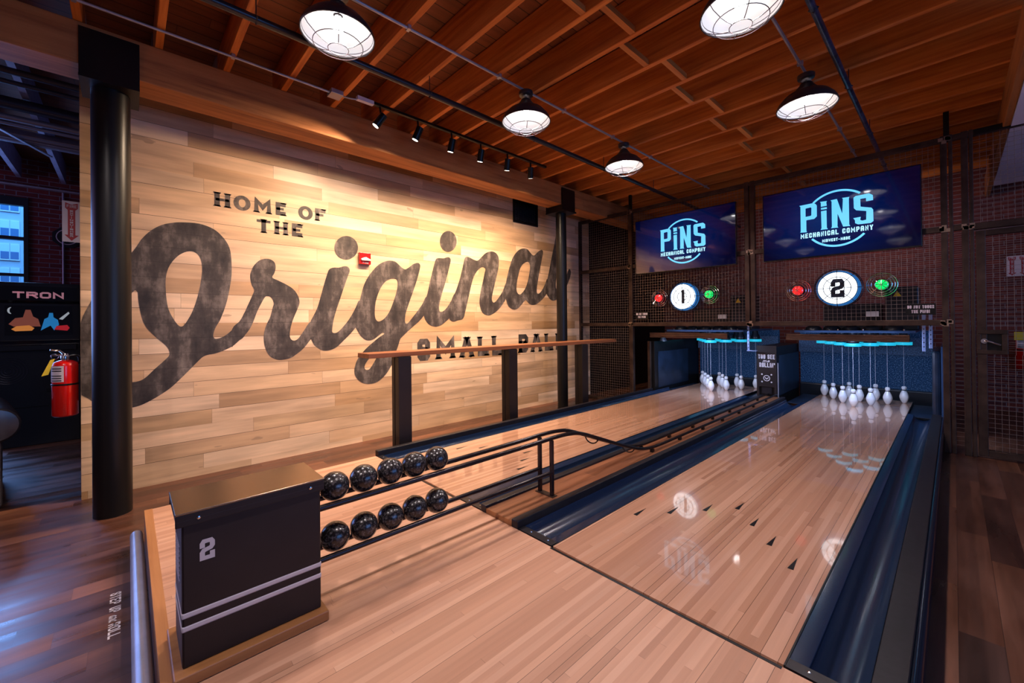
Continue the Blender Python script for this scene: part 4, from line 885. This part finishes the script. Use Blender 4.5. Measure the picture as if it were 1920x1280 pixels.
for a, b, lab in ((-.361, -.129, 'small dark DO NOT TOUCH THE PINS sign beside the gate post'), (-3.655, -3.425, 'small dark DO NOT TOUCH THE PINS sign left of lane 1')):
    sg = thing('warning_sign', ((a+b)/2, 6.265, 1.245), lab, 'sign', 'pin warning signs')
    MB().box(a, b, 6.255, 6.262, 1.247, 1.367).build('plate', 'black_paint', sg)
    fn = lambda p_, q_: (p_, 6.2535, q_)
    mb = MB(); textline(mb, 'DO NOT TOUCH', a+.014, b-.012, 1.316, 1.350, .0075, fn, .22); textline(mb, 'THE PINS!', a+.045, b-.045, 1.266, 1.300, .0075, fn, .22)
    mb.build('lettering', 'sign_white', sg)

# ================================================================ LEFT SIDE ROOM
FX = -7.52
ar = thing('arcade_cabinet', (-7.9, -.78, ZF), 'black arcade cabinet lettered TRON behind the fire extinguisher', 'arcade cabinet')
MB().prism([(FX-.75, -1.12, ZF), (FX, -1.12, ZF), (FX, -1.12, 1.01), (FX-.04, -1.12, 1.05), (FX-.04, -1.12, 1.50), (FX, -1.12, 1.53), (FX, -1.12, 1.745), (FX-.75, -1.12, 1.745)], (0, .68, 0)).build('body', 'arcade', ar, bevel=.006)
fn = lambda a, b: (FX+.0015, a, b)
MB().box(FX-.002, FX+.001, -1.09, -.46, 1.535, 1.70).build('marquee', 'tv_frame', ar)
mb = MB(); textline(mb, 'TRON', -.985, -.575, 1.558, 1.635, .020, fn, .16)
MAT['tron'] = emit('pink lit marquee letters', (.62, .27, .34), .40); mb.build('marquee_lettering', 'tron', ar)
xs = FX-.0385; sc_ = lambda a, b, k=0: (xs+.001*k, a, b)
MB().box(FX-.045, xs, -1.05, -.505, 1.115, 1.47).build('screen', 'tv_frame', ar)
def blob(cols, pts, nm, lab, k):
    mb = MB(); mb.poly([sc_(a, b, k) for a, b in pts]); return tag(mb.build(nm, cols, ar), lab)
MAT['art_rust'] = emit('rust picture paint', (.26,.07,.045), .55); MAT['art_orange'] = emit('orange picture paint', (.70,.24,.05), .6); MAT['art_blue'] = emit('blue picture paint', (.02,.22,.55), .6)
MAT['art_red'] = emit('red picture paint', (.55,.02,.03), .5); MAT['art_pale'] = emit('pale picture paint', (.5,.55,.6), .5)
blob('art_rust', [(-1.02,1.25),(-.97,1.32),(-.91,1.33),(-.89,1.42),(-.85,1.42),(-.83,1.34),(-.79,1.31),(-.77,1.22),(-.98,1.22)], 'screen_picture', 'rust coloured shape on the screen', 1)
blob('art_orange', [(-1.0,1.19),(-.96,1.225),(-.86,1.235),(-.82,1.20),(-.84,1.17),(-.97,1.165)], 'screen_picture', 'orange patch on the screen', 2)
blob('art_blue', [(-.77,1.17),(-.74,1.31),(-.71,1.33),(-.70,1.385),(-.67,1.385),(-.665,1.33),(-.63,1.30),(-.62,1.24),(-.66,1.17),(-.69,1.23)], 'screen_picture', 'blue shape on the screen', 1)
blob('art_red', [(-.66,1.18),(-.64,1.225),(-.55,1.235),(-.53,1.20),(-.55,1.165)], 'screen_picture', 'red patch on the screen', 2)
blob('art_pale', [(-.62,1.31),(-.60,1.335),(-.54,1.40),(-.53,1.38),(-.59,1.30)], 'screen_picture', 'pale streak on the screen', 2)
mb = MB(); mb.poly([sc_(-1.0+.03*math.cos(a), 1.41+.04*math.sin(a), 1) for a in [PI*.5+PI*i/8 for i in range(9)]] + [sc_(-1.0+.012*math.cos(a), 1.41+.032*math.sin(a), 1) for a in [PI*1.5-PI*i/8 for i in range(9)]]); mb.build('screen_picture', 'art_pale', ar)
MB().box(FX-.005, FX+.07, -1.10, -.46, .93, 1.0).build('control_panel', 'arcade', ar, bevel=.01)
mb = MB()
for r in (.15, .125, .10, .075, .05, .025): mb.tube([(FX+.004, -1.02+r*math.cos(a), .70+r*math.sin(a)) for a in [2*PI*k/28 for k in range(28)]], .003, 5, True)
mb.build('round_grille', 'duct_dark', ar)
MB().box(FX-.002, FX+.004, -.72, -.46, .42, .47).box(FX-.002, FX+.004, -1.05, -.7, .25, .27).build('coin_door_trim', 'black_paint', ar)

def extinguisher(x, y, z, r, h, lab, tagdir):
    e = thing('fire_extinguisher', (x, y, z), lab, 'fire extinguisher', None)
    MB().lathe([(r*.85, z), (r, z+.012), (r, z+h*.90), (r*.92, z+h*.95), (r*.6, z+h*.985), (r*.33, z+h)], (x, y, 0), seg=28).build('cylinder', 'ext_red', e, True, angle=50)
    MB().lathe([(r+.002, z+h*.555), (r+.004, z+h*.56), (r+.004, z+h*.58), (r+.002, z+h*.585)], (x, y, 0), seg=28).build('strap', 'black_paint', e, True)
    mb = MB().lathe([(r*.32, z+h), (r*.36, z+h+.03), (r*.25, z+h+.05)], (x, y, 0), seg=14)
    mb.tube([(x, y, z+h+.04), (x+.02, y-.03, z+h+.075), (x+.03, y-.08, z+h+.085)], .008, 8).tube([(x, y, z+h+.03), (x+.02, y-.03, z+h+.045), (x+.03, y-.075, z+h+.04)], .007, 8)
    mb.tube([(x+.02, y-.055+.022*math.cos(a), z+h+.03+.022*math.sin(a)) for a in [2*PI*k/14 for k in range(14)]], .003, 6, True)
    mb.build('valve', 'chrome', e, True)
    MB().tube(smooth_path([(x, y+.02, z+h+.03), (x, y+.07, z+h+.03), (x-.01, y+.082, z+h-.05), (x-.01, y+.08, z+.12)], 5), .009, 8).build('hose', 'black_paint', e, True)
    n = 8; A = [math.radians(tagdir-38+76*i/n) for i in range(n+1)]; mb = MB(); R = r+.0012
    mb.v += [(x+R*math.cos(a), y+R*math.sin(a), z+h*.62) for a in A]+[(x+R*math.cos(a), y+R*math.sin(a), z+h*.90) for a in A]
    mb.f += [(i, i+1, n+2+i, n+1+i) for i in range(n)]; lbm = mb.build('label', 'sign_white', e, True)
    mb = MB(); R = r+.0018
    for k in range(6):
        if k == 3: continue
        b = len(mb.v); z0 = z+h*(.635+.042*k)
        mb.v += [(x+R*math.cos(a), y+R*math.sin(a), z0) for a in A[1:-1]]+[(x+R*math.cos(a), y+R*math.sin(a), z0+.008) for a in A[1:-1]]
        m_ = len(A)-2; mb.f += [(b+i, b+i+1, b+m_+1+i, b+m_+i) for i in range(m_-1)]
    mb.build('label_text', 'charcoal', lbm)
    return e
e1 = extinguisher(-4.94, -.372, .485, .077, .455, 'red fire extinguisher hung on the near end of the plank wall', -40)
MB().prism([(-4.90, -.45, .945), (-4.90, -.425, .955), (-4.895, -.46, .83), (-4.895, -.497, .82)], (.002, 0, 0)).build('inspection_tag', 'yellow', e1)
MB().box(-4.955, -4.925, -.297, -.28, .60, .90).build('wall_hook', 'black_paint', e1)
e2 = extinguisher(.70, 9.60, .45, .085, .5, 'dark red fire extinguisher on the brick wall behind the gate', -110)
MB().box(.60, .70, 9.50, 9.502, .88, 1.0).build('inspection_tag', 'yellow', e2)
def ext_sign(name, P0, ud, lab, wd, h, reps):
    """red arrow sign: P0 lower corner, ud horizontal unit vector"""
    ud = Vector(ud); P0 = Vector(P0); nrm = ud.cross(Vector((0,0,1)))
    s_ = thing(name, tuple(P0), lab, 'sign')
    f3 = lambda a, b, k=0: tuple(P0+ud*a+Vector((0,0,b))+nrm*(.0012*k))
    MB().prism([f3(0,0), f3(wd*reps,0), f3(wd*reps,h), f3(0,h)], -nrm*.004).build('plate', 'sign_white', s_)
    for i in range(reps):
        o_ = i*wd; q = lambda u, v: f3(o_+wd*u, h*v, 1)
        MB().poly([q(.5,.03), q(.88,.17), q(.70,.17), q(.70,.78), q(.84,.83), q(.84,.96), q(.5,.92), q(.16,.96), q(.16,.83), q(.30,.78), q(.30,.17), q(.12,.17)]).build('arrow', 'sign_red', s_)
        mb = MB(); textline(mb, 'FIRE', o_+wd*.24, o_+wd*.78, h*.84, h*.91, wd*.035, lambda a, b: f3(a, b, 2))
        for k, c in enumerate('EXTINGUISHER'):
            z1 = h*(.78-k*.056); glyph(mb, c, o_+wd*.41, o_+wd*.59, z1-h*.042, z1, wd*.04, lambda a, b: f3(a, b, 2))
        mb.build('lettering', 'sign_white', s_)
    return s_
ext_sign('extinguisher_sign', (-4.945, -.386, 1.905), (0, 1, 0), 'white FIRE EXTINGUISHER arrow sign projecting from the plank wall end', .106, .335, 1)
ext_sign('extinguisher_sign', (.548, 9.694, 1.83), (1, 0, 0), 'double FIRE EXTINGUISHER arrow sign on the brick wall behind the gate', .11, .30, 2)
oc = thing('wall_badge', (-9.2, -.665, 2.42), 'black octagonal wall badge with a pale ring on the left brick wall', 'wall sign')
MB().prism([(-9.198, -.665+.165*math.cos(a), 2.57+.165*math.sin(a)) for a in [PI/8+PI/4*k for k in range(8)]], (.02, 0, 0)).build('panel', 'arcade', oc)
MB().tube([(-9.176, -.665+.11*math.cos(a), 2.575+.11*math.sin(a)) for a in [2*PI*k/28 for k in range(28)]], .006, 6, True).build('ring', 'sign_white', oc, True)
vp = tag(MB().tube([(-9.18, -.705, ZF+.01), (-9.18, -.705, 3.24)], .013, 10).build('wall_conduit', 'galv', None, True), 'thin vertical conduit on the left brick wall beside the octagonal badge', 'conduit')
for x, z, r, mt, lab, nm in ((-5.12, 3.255, .028, 'duct_dark', 'dark pipe close under the old beam in the side room', 'ceiling_pipe'), (-5.25, 3.215, .02, 'duct_dark', 'thin pipe just below the dark pipe in the side room', 'ceiling_pipe'),
                          (-6.0, 3.305, .058, 'duct_dark', 'fat dark pipe with a blue sheen in the side room', 'ceiling_pipe'), (-6.1, 3.205, .030, 'duct', 'pale pipe under the fat dark pipe in the side room', 'ceiling_pipe'), (-6.22, 3.185, .018, 'duct', 'thin pale pipe beside the pale pipe in the side room', 'ceiling_pipe'),
                          (-6.75, 3.235, .075, 'duct', 'large pale ribbed duct in the side room', 'air_duct'), (-9.15, 3.262, .018, 'galv', 'shiny conduit along the top of the left brick wall', 'ceiling_pipe')):
    mb = MB().tube([(x, -4.8, z), (x, 9.5, z)], r, 18)
    if nm == 'air_duct':
        for dz in (-.05, .0): mb.tube([(x+.07, -4.8, z+dz), (x+.07, 9.5, z+dz)], .008, 6)
    tag(mb.build(nm, mt, None, True), lab, 'duct' if nm == 'air_duct' else 'pipe')
tag(MB().bar((-5.9, -1.35, 3.30), (-6.9, -.62, 3.12), .03, .012).build('diagonal_brace', 'duct'), 'thin diagonal metal brace among the side room pipes', 'brace')
sf = thing('leather_sofa', (-5.0, -.745, ZF), 'dark tufted leather sofa arm cut by the left edge', 'sofa')
mb = MB(); n = 24; path = []
for i in range(29):
    x = -5.95+.95*i/28; path.append((x, -.745, .455))
mb.tube(path, [.128+.014*math.sin(i*PI/2.0+.4) for i in range(29)], 20)
mb.build('rolled_arm', 'leather', sf, True, angle=180)
MB().lathe([(.128, -.012), (.12, .006), (.06, .014), (.004, .012)], (-5.0, -.745, .455), 'x', 24).build('arm_front', 'leather', sf, True)
MB().box(-5.95, -5.02, -.845, -.705, ZF+.01, .40).build('arm_panel', 'leather', sf, bevel=.03)
MB().box(-5.95, -5.05, -2.6, -.84, ZF+.06, .22).build('seat', 'leather', sf, bevel=.04)
MB().box(-6.1, -5.85, -2.6, -.66, ZF+.06, .58).build('backrest', 'leather', sf, bevel=.05)
sf.rotation_euler = (0, 0, math.radians(11))
for x in (-5.9, -5.1): MB().box(x-.03, x+.03, -2.55, -2.49, ZF, ZF+.06).build('foot', 'black_paint', sf)
fc = thing('neighbour_building', (-14.2, -2, -2), 'pale building facade seen through the left window', 'building')
MB().box(-14.5, -14.2, -12, 6, -2, 9).build('facade_wall', 'facade', fc)
for z0, z1 in ((3.80, 4.12), (3.24, 3.57), (2.73, 3.05), (2.20, 2.52)):
    for y0 in (-3.4, -3.255, -2.94, -2.795, -2.48, -2.335, -2.02, -1.88, -1.56, -1.415):
        wf = MB().box(-14.2, -14.17, y0-.012, y0+.132, z0-.03, z1+.02).build('window_frame', 'facade_trim', fc)
        MB().box(-14.17, -14.165, y0, y0+.12, z0, z0+(z1-z0)*.5).build('window_pane', 'facade_pane', wf)
        MB().box(-14.17, -14.165, y0, y0+.12, z0+(z1-z0)*.5, z1).build('window_blind', 'facade_blind', wf)
